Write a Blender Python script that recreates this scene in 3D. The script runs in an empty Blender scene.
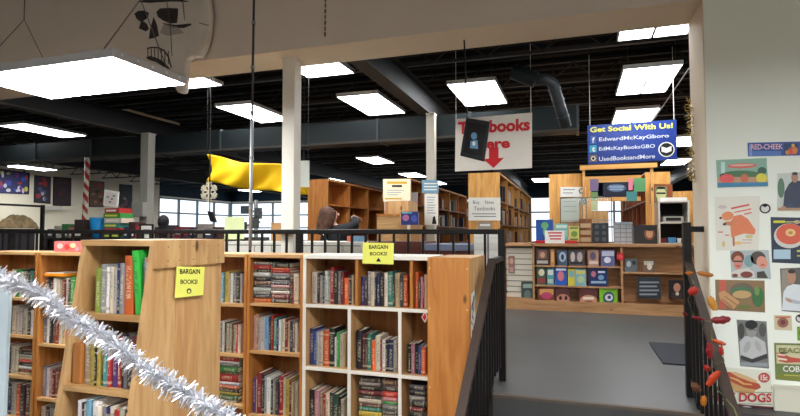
import bpy, bmesh, math, random
from mathutils import Vector, Matrix
random.seed(7)
S = bpy.context.scene
C = S.collection

# ---------------------------------------------------------------- camera, world, exposure
F = 530.0; YAW = math.radians(18.3); PIT = math.radians(2.6); EYE = 1.6
cam_data = bpy.data.cameras.new('camera'); cam = bpy.data.objects.new('camera', cam_data); C.objects.link(cam)
cam_data.sensor_width = 36.0; cam_data.lens = 36.0*F/800.0; cam_data.clip_start = 0.05; cam_data.clip_end = 200
cam.location = (0, 0, EYE); cam.rotation_euler = (math.pi/2+PIT, 0, YAW)
S.camera = cam
w = bpy.data.worlds.new('world'); S.world = w; w.use_nodes = True
bg = w.node_tree.nodes['Background']; bg.inputs[0].default_value = (0.82, 0.91, 1.0, 1); bg.inputs[1].default_value = 1.6
S.view_settings.view_transform = 'Standard'; S.view_settings.look = 'None'
S.view_settings.exposure = 0.0; S.view_settings.gamma = 1.0; S.view_settings.use_curve_mapping = False
STORE_LIGHT = 25.0      # radiance of the troffer lenses in the store
NEAR_LIGHT = 34.0       # radiance of the troffer lenses over the sunken part
ZU = 0.6               # level of the store floor; the sunken floor is z = 0

def ray(px, py):
    x = (px-400)/F; y = (208-py)/F
    fw = math.cos(PIT)-y*math.sin(PIT); z = math.sin(PIT)+y*math.cos(PIT)
    return Vector((x*math.cos(YAW)-fw*math.sin(YAW), x*math.sin(YAW)+fw*math.cos(YAW), z))
def at(px, py, pl, lift=0.0):
    """point of a real plane ('X'|'Y'|'Z', value) seen along a sight line"""
    r = ray(px, py); ax = 'XYZ'.index(pl[0]); v = pl[1]
    if pl[0] == 'Y': v -= lift
    elif pl[0] == 'X': v += lift
    t = (v-(0, 0, EYE)[ax])/r[ax]
    return Vector((0, 0, EYE))+r*t

# ---------------------------------------------------------------- materials
def lin(c):
    return tuple((v/255/12.92 if v/255 <= .04045 else ((v/255+.055)/1.055)**2.4) for v in c)+(1.0,)
MATS = {}
def mat(name, rgb, rough=.6, metal=0.0, emis=0.0, noise=0.0, nscale=6.0, spec=.3, bump=0.0):
    if name in MATS: return MATS[name]
    m = bpy.data.materials.new(name); MATS[name] = m; m.use_nodes = True
    nt = m.node_tree; b = nt.nodes['Principled BSDF']; c = lin(rgb)
    b.inputs['Base Color'].default_value = c; b.inputs['Roughness'].default_value = rough
    b.inputs['Metallic'].default_value = metal; b.inputs['Specular IOR Level'].default_value = spec
    if emis > 0:
        b.inputs['Emission Color'].default_value = c; b.inputs['Emission Strength'].default_value = emis
    if noise > 0 or bump > 0:
        tc = nt.nodes.new('ShaderNodeTexCoord'); n = nt.nodes.new('ShaderNodeTexNoise')
        n.inputs['Scale'].default_value = nscale; n.inputs['Detail'].default_value = 5
        nt.links.new(tc.outputs['Object'], n.inputs['Vector'])
        if noise > 0:
            r = nt.nodes.new('ShaderNodeValToRGB'); r.color_ramp.elements[0].position = .3; r.color_ramp.elements[1].position = .7
            r.color_ramp.elements[0].color = tuple(v*(1-noise) for v in c[:3])+(1,)
            r.color_ramp.elements[1].color = tuple(min(1, v*(1+noise)) for v in c[:3])+(1,)
            nt.links.new(n.outputs['Fac'], r.inputs['Fac']); nt.links.new(r.outputs['Color'], b.inputs['Base Color'])
        if bump > 0:
            bp = nt.nodes.new('ShaderNodeBump'); bp.inputs['Strength'].default_value = bump; bp.inputs['Distance'].default_value = .01
            nt.links.new(n.outputs['Fac'], bp.inputs['Height']); nt.links.new(bp.outputs['Normal'], b.inputs['Normal'])
    return m
def wood(name, light, dark, axis=2, rough=.5, knots=True):
    if name in MATS: return MATS[name]
    m = bpy.data.materials.new(name); MATS[name] = m; m.use_nodes = True
    nt = m.node_tree; N = nt.nodes; L = nt.links; b = N['Principled BSDF']
    tc = N.new('ShaderNodeTexCoord'); mp = N.new('ShaderNodeMapping')
    sc = [9.0, 9.0, 9.0]; sc[axis] = .9; mp.inputs['Scale'].default_value = sc
    L.new(tc.outputs['Object'], mp.inputs['Vector'])
    n = N.new('ShaderNodeTexNoise'); n.inputs['Scale'].default_value = 2.2; n.inputs['Detail'].default_value = 8; n.inputs['Distortion'].default_value = 1.2
    L.new(mp.outputs['Vector'], n.inputs['Vector'])
    r = N.new('ShaderNodeValToRGB'); r.color_ramp.elements[0].position = .34; r.color_ramp.elements[1].position = .66
    r.color_ramp.elements[0].color = lin(dark); r.color_ramp.elements[1].color = lin(light)
    L.new(n.outputs['Fac'], r.inputs['Fac']); out = r.outputs['Color']
    if knots:
        mk = N.new('ShaderNodeMapping'); s2 = [7.0, 7.0, 7.0]; s2[axis] = 3.0; mk.inputs['Scale'].default_value = s2
        L.new(tc.outputs['Object'], mk.inputs['Vector'])
        v = N.new('ShaderNodeTexVoronoi'); v.inputs['Scale'].default_value = 1.0; L.new(mk.outputs['Vector'], v.inputs['Vector'])
        kr = N.new('ShaderNodeValToRGB'); kr.color_ramp.elements[0].position = .05; kr.color_ramp.elements[1].position = .11
        kr.color_ramp.elements[0].color = (1, 1, 1, 1); kr.color_ramp.elements[1].color = (0, 0, 0, 1)
        L.new(v.outputs['Distance'], kr.inputs['Fac'])
        mx = N.new('ShaderNodeMixRGB'); mx.inputs[2].default_value = lin(tuple(v*.5 for v in dark))
        L.new(kr.outputs['Color'], mx.inputs[0]); L.new(out, mx.inputs[1]); out = mx.outputs[0]
    L.new(out, b.inputs['Base Color']); b.inputs['Roughness'].default_value = rough; b.inputs['Specular IOR Level'].default_value = .35
    return m
def book_material():
    m = bpy.data.materials.new('book_cover'); m.use_nodes = True
    nt = m.node_tree; N = nt.nodes; L = nt.links; b = N['Principled BSDF']
    oi = N.new('ShaderNodeObjectInfo'); tc = N.new('ShaderNodeTexCoord'); sp = N.new('ShaderNodeSeparateXYZ')
    L.new(tc.outputs['Generated'], sp.inputs[0])
    def mth(op, a, bb=None, c=None):
        n = N.new('ShaderNodeMath'); n.operation = op
        for i, v in enumerate((a, bb, c)):
            if v is None: continue
            if isinstance(v, (int, float)): n.inputs[i].default_value = v
            else: L.new(v, n.inputs[i])
        return n.outputs[0]
    rnd = oi.outputs['Random']
    # lettering: a noisy column in the middle of the spine
    cb = N.new('ShaderNodeCombineXYZ'); L.new(mth('MULTIPLY', sp.outputs[0], 2.6), cb.inputs[0]); L.new(mth('MULTIPLY', sp.outputs[2], 42.0), cb.inputs[2]); L.new(mth('MULTIPLY', rnd, 90.0), cb.inputs[1])
    n = N.new('ShaderNodeTexNoise'); n.inputs['Scale'].default_value = 1.0; n.inputs['Detail'].default_value = 1; L.new(cb.outputs[0], n.inputs['Vector'])
    ink = mth('GREATER_THAN', n.outputs['Fac'], .5)
    inx = mth('COMPARE', sp.outputs[0], .5, .27)
    lo = mth('ADD', mth('MULTIPLY', rnd, .25), .12)
    inz = mth('MULTIPLY', mth('GREATER_THAN', sp.outputs[2], lo), mth('LESS_THAN', sp.outputs[2], mth('ADD', lo, .56)))
    fr = mth('LESS_THAN', sp.outputs[1], .12)
    mask = mth('MULTIPLY', mth('MULTIPLY', ink, inx), mth('MULTIPLY', inz, fr))
    # bands across the spine on some books
    r2 = mth('FRACT', mth('MULTIPLY', rnd, 7.31)); has = mth('GREATER_THAN', r2, .55)
    b1 = mth('COMPARE', sp.outputs[2], .88, .02); b2 = mth('COMPARE', sp.outputs[2], .10, .03)
    band = mth('MULTIPLY', mth('MULTIPLY', has, mth('MAXIMUM', b1, b2)), fr)
    mask = mth('MAXIMUM', mask, band)
    bw = N.new('ShaderNodeRGBToBW'); L.new(oi.outputs['Color'], bw.inputs[0])
    dark = mth('LESS_THAN', bw.outputs[0], .28)
    ic = N.new('ShaderNodeMixRGB'); ic.inputs[1].default_value = lin((52, 40, 42)); ic.inputs[2].default_value = lin((226, 214, 180)); L.new(dark, ic.inputs[0])
    mx = N.new('ShaderNodeMixRGB'); L.new(mth('MULTIPLY', mask, .42), mx.inputs[0]); L.new(oi.outputs['Color'], mx.inputs[1]); L.new(ic.outputs[0], mx.inputs[2])
    L.new(mx.outputs[0], b.inputs['Base Color']); b.inputs['Roughness'].default_value = .42
    MATS['book_cover'] = m
    return m
BOOK = book_material()
def flat_object_material():
    m = bpy.data.materials.new('coloured_card'); m.use_nodes = True; nt = m.node_tree
    oi = nt.nodes.new('ShaderNodeObjectInfo'); nt.links.new(oi.outputs['Color'], nt.nodes['Principled BSDF'].inputs['Base Color'])
    nt.nodes['Principled BSDF'].inputs['Roughness'].default_value = .5; MATS['card'] = m; return m
CARD = flat_object_material()

PINE = wood('pine', (210, 168, 116), (184, 138, 88), 2)
PINE_H = wood('pine_shelf', (208, 166, 112), (180, 132, 80), 0)
PINE_O = wood('orange_pine', (194, 130, 66), (168, 102, 44), 2)
PINE_B = wood('pine_back', (176, 116, 66), (146, 90, 48), 2)
BROWN = wood('brown_shelf_wood', (150, 96, 60), (112, 66, 38), 2, knots=False)
PINE_Y = wood('yellow_pine', (232, 180, 106), (206, 140, 66), 2)
COUNTERW = wood('counter_wood', (196, 150, 106), (168, 122, 82), 0)
WHITE_P = mat('white_paint', (232, 226, 214), .5, noise=.03, nscale=9)
WALLP = mat('wall_paint', (238, 240, 230), .75, noise=.02, nscale=2)
BULK = mat('bulkhead_paint', (218, 206, 196), .8, noise=.03, nscale=1.5)
BEIGE = mat('beige_paint', (224, 208, 184), .75, noise=.03, nscale=2)
BLACKM = mat('black_metal', (26, 24, 24), .38, .3)
RAILW = mat('dark_brown_handrail', (62, 50, 44), .45)
STEEL = mat('black_steel', (20, 20, 22), .6)
DUCTM = mat('dark_duct', (26, 34, 37), .6, .1)
DECKM = mat('black_deck', (18, 16, 16), .9)
GALV = mat('galvanised', (150, 152, 152), .35, .8, noise=.1)
DGALV = mat('dull_galvanised', (66, 70, 74), .5, .6, noise=.15)
CONC = mat('grey_floor', (73, 73, 73), .42, noise=.12, nscale=1.6, spec=.4)
CARPET = mat('brown_carpet', (62, 54, 48), .95, noise=.3, nscale=60)
PAGES = mat('page_paper', (226, 214, 190), .8, noise=.06, nscale=40)
PAPER = mat('white_paper', (236, 234, 226), .7)
YPAPER = mat('yellow_paper', (238, 236, 110), .7)
INK = mat('black_ink', (26, 24, 26), .6)
REDINK = mat('red_ink', (200, 40, 46), .6)
LENS_S = mat('store_lens', (250, 253, 255), .5, emis=STORE_LIGHT)
LENS_N = mat('near_lens', (247, 252, 255), .5, emis=NEAR_LIGHT)
LENS_FILL = mat('high_fill_lens', (255, 252, 246), .5, emis=NEAR_LIGHT*.13)  # weak lens of the added high fill fixture
WHITEM = mat('white_enamel', (222, 222, 222), .4)

# ---------------------------------------------------------------- objects
WL = {}     # world origin of roots and their parts
def tag(o, label, cat, group=None, kind=None):
    o['label'] = label; o['category'] = cat
    if group: o['group'] = group
    if kind: o['kind'] = kind
    return o
def empty(name, loc, label, cat, group=None, rot=(0, 0, 0)):
    o = bpy.data.objects.new(name, None); C.objects.link(o); o.empty_display_size = .05
    o.location = loc; o.rotation_euler = rot; WL[o.name] = Vector(loc)
    return tag(o, label, cat, group)
class MB:
    def __init__(s): s.bm = bmesh.new()
    def box(s, x0, x1, y0, y1, z0, z1, M=None):
        vs = [s.bm.verts.new(p if M is None else M @ Vector(p)) for p in
              [(x0, y0, z0), (x1, y0, z0), (x1, y1, z0), (x0, y1, z0), (x0, y0, z1), (x1, y0, z1), (x1, y1, z1), (x0, y1, z1)]]
        for f in ((0, 3, 2, 1), (4, 5, 6, 7), (0, 1, 5, 4), (1, 2, 6, 5), (2, 3, 7, 6), (3, 0, 4, 7)): s.bm.faces.new([vs[i] for i in f])
        return s
    def prism(s, pts, vec):
        """closed outline (world points) pushed along vec"""
        vec = Vector(vec); a = [s.bm.verts.new(p) for p in pts]; b = [s.bm.verts.new(Vector(p)+vec) for p in pts]
        n = len(pts)
        s.bm.faces.new(a); s.bm.faces.new(b[::-1])
        for i in range(n): s.bm.faces.new((a[i], b[i], b[(i+1) % n], a[(i+1) % n]))
        return s
    def tube(s, pts, r, seg=8, r1=None):
        pts = [Vector(p) for p in pts]; n = len(pts); rings = []
        for i, p in enumerate(pts):
            t = (pts[min(i+1, n-1)]-pts[max(i-1, 0)]).normalized()
            u = t.cross(Vector((0, 0, 1)))
            if u.length < .05: u = t.cross(Vector((1, 0, 0)))
            u.normalize(); v = t.cross(u)
            rr = r if r1 is None else r+(r1-r)*i/max(1, n-1)
            rings.append([s.bm.verts.new(p+u*rr*math.cos(2*math.pi*k/seg)+v*rr*math.sin(2*math.pi*k/seg)) for k in range(seg)])
        for a, b in zip(rings, rings[1:]):
            for k in range(seg): s.bm.faces.new((a[k], a[(k+1) % seg], b[(k+1) % seg], b[k]))
        s.bm.faces.new(rings[0][::-1]); s.bm.faces.new(rings[-1])
        return s
    def bar(s, a, b, wd, hg):
        """rectangular bar from a to b, wd across, hg high"""
        a = Vector(a); b = Vector(b); t = (b-a).normalized(); u = t.cross(Vector((0, 0, 1)))
        if u.length < .05: u = Vector((1, 0, 0))
        u.normalize(); v = u.cross(t).normalized()
        q = [u*wd/2+v*hg/2, -u*wd/2+v*hg/2, -u*wd/2-v*hg/2, u*wd/2-v*hg/2]
        return s.prism([a+k for k in q], b-a)
    def ellipsoid(s, c, r, seg=16, M=None):
        res = bmesh.ops.create_uvsphere(s.bm, u_segments=seg, v_segments=max(6, seg*2//3), radius=1)
        mt = Matrix.Translation(c) @ (M or Matrix()) @ Matrix.Diagonal((r[0], r[1], r[2], 1))
        bmesh.ops.transform(s.bm, matrix=mt, verts=res['verts']); return s
    def lathe(s, c, prof, seg=20):
        rings = []
        for r, z in prof: rings.append([s.bm.verts.new((c[0]+r*math.cos(2*math.pi*k/seg), c[1]+r*math.sin(2*math.pi*k/seg), c[2]+z)) for k in range(seg)])
        for a, b in zip(rings, rings[1:]):
            for k in range(seg): s.bm.faces.new((a[k], a[(k+1) % seg], b[(k+1) % seg], b[k]))
        s.bm.faces.new(rings[0][::-1]); s.bm.faces.new(rings[-1]); return s
    def build(s, name, m, parent=None, local=False, smooth=False, bevel=0.0, color=None):
        bmesh.ops.recalc_face_normals(s.bm, faces=s.bm.faces)
        me = bpy.data.meshes.new(name)
        if parent is None:
            vs = s.bm.verts
            lo = [min(v.co[i] for v in vs) for i in range(3)]; hi = [max(v.co[i] for v in vs) for i in range(3)]
            org = Vector(((lo[0]+hi[0])/2, (lo[1]+hi[1])/2, lo[2]))
        else: org = WL[parent.name]
        if not local:
            for v in s.bm.verts: v.co -= org
        s.bm.to_mesh(me); s.bm.free()
        if smooth:
            for p in me.polygons: p.use_smooth = True
        me.materials.append(m)
        o = bpy.data.objects.new(name, me); C.objects.link(o)
        WL[o.name] = org.copy()
        if parent is None: o.location = org
        else: o.parent = parent
        if color: o.color = lin(color)
        if bevel > 0:
            b = o.modifiers.new('bevel', 'BEVEL'); b.width = bevel; b.segments = 2; b.limit_method = 'ANGLE'
        return o
def struct(name, mb, m, **k):
    o = mb.build(name, m, None, **k); o['kind'] = 'structure'; return o

# ---------- flat art on a plane (posters, signs) : real thin layers lying on their board
def art(pts, pl, lvl, name, m, parent, thick=.0012, color=None, base=0.0):
    t = .0012
    P = [at(x, y, pl, base+lvl*t) for x, y in pts]
    n = Vector((0, -1, 0)) if pl[0] == 'Y' else Vector((1, 0, 0))
    return MB().prism(P, n*thick).build(name, m, parent, color=color)
def rect(x0, y0, x1, y1, dy=0): return [(x0, y0), (x1, y0+dy), (x1, y1+dy), (x0, y1)]
def oval(cx, cy, rx, ry, n=18, a=0):
    ca, sa = math.cos(a), math.sin(a); o = []
    for k in range(n):
        u = rx*math.cos(2*math.pi*k/n); v = ry*math.sin(2*math.pi*k/n); o.append((cx+u*ca-v*sa, cy+u*sa+v*ca))
    return o
def lettering(txt, x0, y0, x1, y1, pl, m, parent, lift=.004, slope=0.0, bold=.0, name='lettering'):
    cu = bpy.data.curves.new(name, 'FONT'); cu.body = txt; cu.extrude = .0; cu.offset = bold; cu.align_x = 'LEFT'; cu.resolution_u = 3
    tmp = bpy.data.objects.new(name+'_tmp', cu); me = bpy.data.meshes.new_from_object(tmp)
    bpy.data.objects.remove(tmp); bpy.data.curves.remove(cu)
    xs = [v.co.x for v in me.vertices]; ys = [v.co.y for v in me.vertices]
    ax, bx, ay, by = min(xs), max(xs), min(ys), max(ys)
    org = WL[parent.name]
    n = Vector((0, -1, 0)) if pl[0] == 'Y' else Vector((1, 0, 0))
    TL = at(x0, y0, pl, lift); TR = at(x1, y0+slope, pl, lift); BL = at(x0, y1, pl, lift); BR = at(x1, y1+slope, pl, lift)
    for v in me.vertices:
        u = (v.co.x-ax)/(bx-ax); t = (v.co.y-ay)/(by-ay)
        v.co = (BL*(1-u)+BR*u)*(1-t)+(TL*(1-u)+TR*u)*t-org
    me.materials.clear(); me.materials.append(m)
    o = bpy.data.objects.new(name, me); C.objects.link(o); o.parent = parent; WL[o.name] = org.copy()
    return o
ORD = ['first', 'second', 'third', 'fourth', 'fifth', 'sixth', 'seventh', 'eighth', 'ninth', 'tenth', 'eleventh', 'twelfth', 'thirteenth', 'fourteenth', 'fifteenth', 'sixteenth', 'seventeenth', 'eighteenth', 'nineteenth', 'twentieth', 'twenty-first', 'twenty-second']
PALC = {'wh': ('cream', (206, 192, 170)), 'w': ('white', (208, 204, 200)), 'gy': ('grey', (136, 130, 128)), 'dk': ('dark grey', (58, 54, 56)),
        'bk': ('black', (32, 30, 34)), 'rd': ('red', (180, 44, 44)), 'dr': ('dark red', (118, 34, 40)), 'or': ('orange', (214, 94, 44)),
        'yl': ('yellow', (206, 176, 74)), 'gn': ('green', (60, 140, 64)), 'dg': ('dark green', (44, 78, 54)), 'tl': ('teal', (64, 140, 126)),
        'bl': ('blue', (60, 90, 160)), 'nb': ('navy blue', (42, 48, 96)), 'lb': ('light blue', (138, 180, 208)), 'br': ('brown', (112, 72, 54)),
        'tn': ('tan', (188, 160, 126)), 'pk': ('pink', (206, 150, 150)), 'pu': ('purple', (92, 60, 120)), 'yg': ('yellow-green', (156, 176, 60))}
# ================================================================ THE SETTING
# sunken part: floor z=0 behind/below the camera, x -9..4, y -4..3.5 ; store: floor z=.6, x -16..6, y 3.33..22
struct('floor_sunken', MB().box(-9, 4, -4, 3.6, -.1, 0), mat('sunken_carpet', (96, 84, 76), .95, noise=.15, nscale=30))
fl = MB().box(-16, 6, 3.42, 22, .45, ZU).box(-.50, .68, 3.33, 3.42, .45, ZU)
struct('floor_store', fl, CONC)
struct('trim_edge', MB().box(-.50, .68, 3.325, 3.355, .585, .603), mat('nosing', (96, 84, 74), .7))
struct('wall_knee', MB().box(-9, -.50, 3.42, 3.5, 0, .45), BEIGE)
# steps down into the sunken part
for k in range(3):
    st = MB().box(-.50, .63, 3.33-.26*(k+1), 3.33-.26*k-.001, 0, .45-.15*k)
    tag(st.build('stair_step', CARPET), 'brown carpeted step between the black handrails, %s below the grey floor' % ORD[k], 'stair step', 'carpeted steps down from the store floor')
struct('wall_right', MB().box(.75, 4, 3.55, 3.95, 0, 4.2), WALLP)
struct('trim_stringer', MB().prism([(-.542, 3.415, 0), (-.542, 3.415, .60), (-.542, 3.33, .60), (-.542, 2.42, .08), (-.542, 2.42, 0)], (.040, 0, 0)), mat('dark_stringer', (58, 48, 42), .6))
# beige jamb facing the opening
struct('trim_jamb', MB().box(.744, .7499, 3.552, 3.95, ZU, 3.0), BEIGE)
struct('wall_bulkhead', MB().box(-9, .7499, 3.55, 3.95, 3.004, 4.2), BULK)
struct('trim_bulkhead', MB().box(-9, .7439, 3.55, 3.95, 3.0, 3.0035), BEIGE)
struct('ceiling_near', MB().box(-9, 4, -4, 3.55, 4.2, 4.3), mat('near_ceiling', (190, 184, 176), .9))
struct('wall_near_left', MB().box(-9.1, -9, -4, 3.95, 0, 4.2), WALLP)
struct('wall_near_right', MB().box(4, 4.1, -4, 3.95, 0, 4.2), WALLP)
struct('wall_near_back', MB().box(-9, 4, -4.1, -4, 0, 4.2), WALLP)
struct('wall_store_front', MB().box(-16, -9.1, 3.5, 3.6, 0, 3.9), BEIGE)
struct('wall_store_front', MB().box(4.1, 6, 3.5, 3.6, 0, 3.9), BEIGE)
struct('wall_store_right', MB().box(6, 6.1, 3.5, 22, ZU, 3.9), BEIGE)
struct('wall_store_left', MB().box(-16.1, -16, 3.5, 17.3, ZU, 3.9), mat('store_wall', (240, 230, 206), .8))
# glazed corner: side wall from y 17.3, back wall all along
TEAL = mat('dark_blue_fascia', (24, 46, 62), .7)
struct('wall_store_left', MB().box(-16.1, -16, 17.3, 22, ZU, 1.2).box(-16.1, -16, 17.3, 22, 3.0, 3.9), TEAL)
struct('wall_back', MB().box(-16.1, 6.1, 22, 22.1, ZU, 1.2).box(-16.1, 6.1, 22, 22.1, 3.0, 3.9), TEAL)
struct('trim_back', MB().box(-15.9, -6, 21.9, 21.99, 3.02, 3.07).box(-15.99, -15.9, 17.3, 21.99, 3.02, 3.07), WHITE_P)
GLASS = bpy.data.materials.new('window_glass'); GLASS.use_nodes = True
_n = GLASS.node_tree.nodes; _n.clear(); _t = _n.new('ShaderNodeBsdfTransparent'); _g = _n.new('ShaderNodeBsdfGlossy'); _m = _n.new('ShaderNodeMixShader'); _o = _n.new('ShaderNodeOutputMaterial')
_g.inputs['Roughness'].default_value = .12; _m.inputs[0].default_value = .04
for a, b in ((_t.outputs[0], _m.inputs[1]), (_g.outputs[0], _m.inputs[2]), (_m.outputs[0], _o.inputs[0])): GLASS.node_tree.links.new(a, b)
def window(n, x0, x1, side=False):
    g = MB(); f = MB(); k = max(1, int((x1-x0)/1.1)); zs = (1.2, 1.8, 2.4, 3.0)
    for z in zs:
        if side: f.box(-16.08, -16.0, x0, x1, z-.03, z+.03)
        else: f.box(x0, x1, 22.0, 22.08, z-.03, z+.03)
    for i in range(k+1):
        u = x0+(x1-x0)*i/k
        if side: f.box(-16.085, -15.995, u-.035, u+.035, 1.2, 3.0)
        else: f.box(u-.035, u+.035, 21.995, 22.085, 1.2, 3.0)
    fo = struct('window_%d' % n, f, mat('grey_window_frame', (120, 128, 134), .5))
    gg = (MB().box(-16.05, -16.04, x0, x1, 1.2, 3.0) if side else MB().box(x0, x1, 22.04, 22.05, 1.2, 3.0)).build('pane', GLASS, fo)
window(1, 17.3, 21.95, True); window(2, -16, -9); window(3, -9, -2); window(4, -2, 6)
# store ceiling: corrugated black deck
dk = MB(); P = []
y = 3.95
while y < 22:
    P += [(y, 3.80), (y+.10, 3.80), (y+.14, 3.85), (y+.24, 3.85)]; y += .28
pts = [(-16, a, b) for a, b in P]+[(-16, 22, 3.90), (-16, 3.95, 3.90)]
dk.prism(pts, (22, 0, 0)); struct('ceiling_store', dk, DECKM)

def part_box(name, m, parent, *b, **k): return MB().box(*b).build(name, m, parent, **k)

# steel under the deck
for i, y in enumerate([4.5+1.25*k for k in range(14)]):
    r = empty('steel_joist', (-5, y, 3.42), 'black open-web steel joist running across under the store ceiling', 'steel joist', 'black open-web joists under the deck')
    j = MB().box(-15.95, 5.95, y-.03, y+.03, 3.76, 3.795); j.build('top_chord', STEEL, r)
    MB().box(-15.95, 5.95, y-.025, y+.025, 3.50, 3.53).build('bottom_chord', mat('joist_chord', (48, 46, 46), .5), r)
    wv = MB(); x = -15.9
    while x < 5.7:
        wv.bar((x, y, 3.53), (x+.3, y, 3.76), .018, .018); wv.bar((x+.3, y, 3.76), (x+.6, y, 3.53), .018, .018); x += .6
    wv.build('web', STEEL, r)
def ibeam(x, n, lab):
    r = empty('steel_beam', (x, 10, 3.12), lab, 'steel beam', 'dark steel beams running towards the back')
    MB().box(x-.01, x+.01, 4.0, 21.9, 3.13, 3.40).build('web', STEEL, r)
    MB().box(x-.08, x+.08, 4.0, 21.9, 3.40, 3.415).build('top_flange', STEEL, r)
    MB().box(x-.08, x+.08, 4.0, 21.9, 3.115, 3.13).build('bottom_flange', mat('dusty_flange', (66, 62, 58), .7), r)
ibeam(-1.82, 0, 'dark steel beam running back over the grey column behind the textbooks banner')
ibeam(-6.46, 1, 'dark steel beam running back over the column left of the snowflake')
ibeam(-11.1, 2, 'dark steel beam over the far left posters')
ibeam(2.86, 3, 'dark steel beam farthest right, behind the beige jamb')
# rectangular duct across the store
r = empty('air_duct', (-8, 6.8, 2.8), 'long dark rectangular air duct across the store, ending behind the textbooks banner', 'air duct')
MB().box(-15.9, .05, 6.6, 7.0, 2.83, 3.11).build('duct_body', DUCTM, r)
FLG = mat('duct_flange', (60, 66, 68), .5, .3)
for x in [-15+1.25*k for k in range(12)]+[.045]: MB().box(x-.015, x+.015, 6.585, 7.015, 2.815, 3.125).build('flange', FLG, r)
fb = MB().box(-15.9, .05, 6.56, 6.6, 2.80, 2.83); fb.build('lower_angle', mat('dusty_flange', (92, 86, 80)), r)
r = empty('spiral_duct', (-.15, 6.3, 2.9), 'silver round spiral duct dropping from the ceiling right of the textbooks banner', 'air duct')
pp = [at(536, 80, ('Y', 5.9)), at(546, 79, ('Y', 5.9)), at(553, 84, ('Y', 5.92)), at(556, 94, ('Y', 5.98)), at(560, 107, ('Y', 6.05)), at(566, 127, ('Y', 6.15))]
MB().tube(pp, .062, 14).build('duct_body', DGALV, r, smooth=True)
for a, b in ((2, 3), (3, 4), (4, 5)):
    c = (pp[a]+pp[b])/2; t = (pp[b]-pp[a]).normalized(); MB().tube([c-t*.012, c+t*.012], .069, 14).build('collar', DGALV, r, smooth=False)
MB().tube([pp[0], pp[0]+Vector((-.25, 0, .12))], .085, 14).build('elbow', DUCTM, r)
for q_ in (pp[0]+Vector((-.12, 0, .06)), pp[2]): MB().tube([q_, Vector((q_.x, q_.y, 3.80))], .005, 6).build('hanger_rod', BLACKM, r)
# conduits
for (a, b, lab) in (((1.2, 4.2, 3.38), (1.2, 12, 3.38), 'thin dark conduit running back beside the rightmost ceiling lights'),):
    tag(MB().tube([a, b], .008, 6).build('conduit', mat('dusty_conduit', (84, 80, 78), .5, .4)), lab, 'conduit')

# columns
def column(x, y, wd, lab, z1=3.1, m=None, z0=ZU):
    r = empty('steel_column', (x, y, z0), lab, 'column')
    MB().box(x-wd/2, x+wd/2, y-wd/2, y+wd/2, z0+.02, z1-.02).build('shaft', m or mat('grey_column', (150, 148, 140), .6), r)
    MB().box(x-wd*.9, x+wd*.9, y-wd*.9, y+wd*.9, z0, z0+.02).build('base_plate', m or MATS['grey_column'], r)
    MB().box(x-wd*.56, x+wd*.56, y-wd*.56, y+wd*.56, z1-.02, z1).build('cap_plate', m or MATS['grey_column'], r)
    return r
column(-1.73, 6.5, .105, 'pale column with a blue notice, between the bookcases left of the textbooks banner', 3.11, mat('pale_column', (196, 190, 176), .6))
c2 = column(-6.2, 6.45, .14, 'grey square column left of the hanging snowflake', 3.11)
MB().box(-6.34, -6.12, 6.29, 6.375, 1.83, 2.05).build('junction_box', mat('grey_column', (0, 0, 0)), c2, bevel=.01)
c3 = column(-2.16, 3.75, .108, 'white square column under the bulkhead, right of the yellow banner', 2.999, WHITE_P)
# ceiling troffers of the store
TR = [(-2.66, 4.9, 0), (-2.72, 7.0, 0), (-1.18, 6.88, 1), (.83, 6.9, 1), (.9, 9.05, 1), (2.1, 11.8, 0), (-4.62, 6.95, 1), (-4.4, 4.85, 0), (-4.78, 12.5, 0),
      (-7.58, 16.75, 0), (-9.0, 6.95, 0), (-13.0, 12.8, 0), (-14.6, 10.9, 0), (2.5, 15.2, 0), (-4.9, 16.1, 0), (-4.9, 19.0, 0), (-1.1, 19.1, 0), (.7, 4.75, 1), (-7.4, 12.2, 0), (-1.4, 12.3, 0), (-11.5, 17.5, 0), (-13.5, 20, 0), (2.6, 19.5, 0)]
TLAB = ['partly behind the bulkhead, just right of the white column', 'right of the white column, below and right of another', 'just above the textbooks banner', 'largest one above the blue banner',
        'right behind the top edge of the blue banner', 'beside the right end of the blue banner', 'behind the thin hanging pole', 'half hidden at the edge of the skull decoration',
        'over the tall empty pine bookcase', 'small and far, above the leaning person', 'under the big near fixture, far left', 'far off above the red and white striped pole', 'over the framed posters at far left',
        'small one below the right end of the blue banner', 'small and far, right of the cardboard notice', 'smallest in the row behind the pale column', 'tiny one between the textbooks and social banners',
        'its edge just showing under the bulkhead at top right', 'behind the right end of the yellow banner', 'far one seen beneath the textbooks banner', 'far behind the snowflake', 'far one above the corner windows', 'farthest at the right by the back windows']
def troffer(x, y, z, lab, lens, split, lx=.6, ly=1.2, group='white ceiling light fixtures of the store'):
    r = empty('ceiling_light', (x, y, z), 'rectangular white ceiling light, '+lab, 'ceiling light', group)
    a, b = lx/2, ly/2; t = .012
    f = MB().box(x-a, x+a, y-b, y-b+t, z-.004, z+.045).box(x-a, x+a, y+b-t, y+b, z-.004, z+.045).box(x-a, x-a+t, y-b+t, y+b-t, z-.004, z+.045).box(x+a-t, x+a, y-b+t, y+b-t, z-.004, z+.045)
    f.box(x-a+t, x+a-t, y-b+t, y+b-t, z+.035, z+.045).build('housing', WHITEM, r)
    MB().box(x-a+t+.001, x+a-t-.001, y-b+t+.001, y+b-t-.001, z, z+.01).build('diffuser', lens, r)
    if split: MB().box(x-.012, x+.012, y-.02, y+b-t, z-.008, z-.001).build('divider_bar', mat('lamp_divider', (120, 114, 100), .5), r)
    wz = z+.045
    for sx in (-1, 1):
        for sy in (-1, 1): MB().tube([(x+sx*a*.8, y+sy*b*.8, wz), (x+sx*a*.8, y+sy*b*.8, 3.80)], .004, 5).build('hanger', BLACKM, r)
    return r
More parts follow.
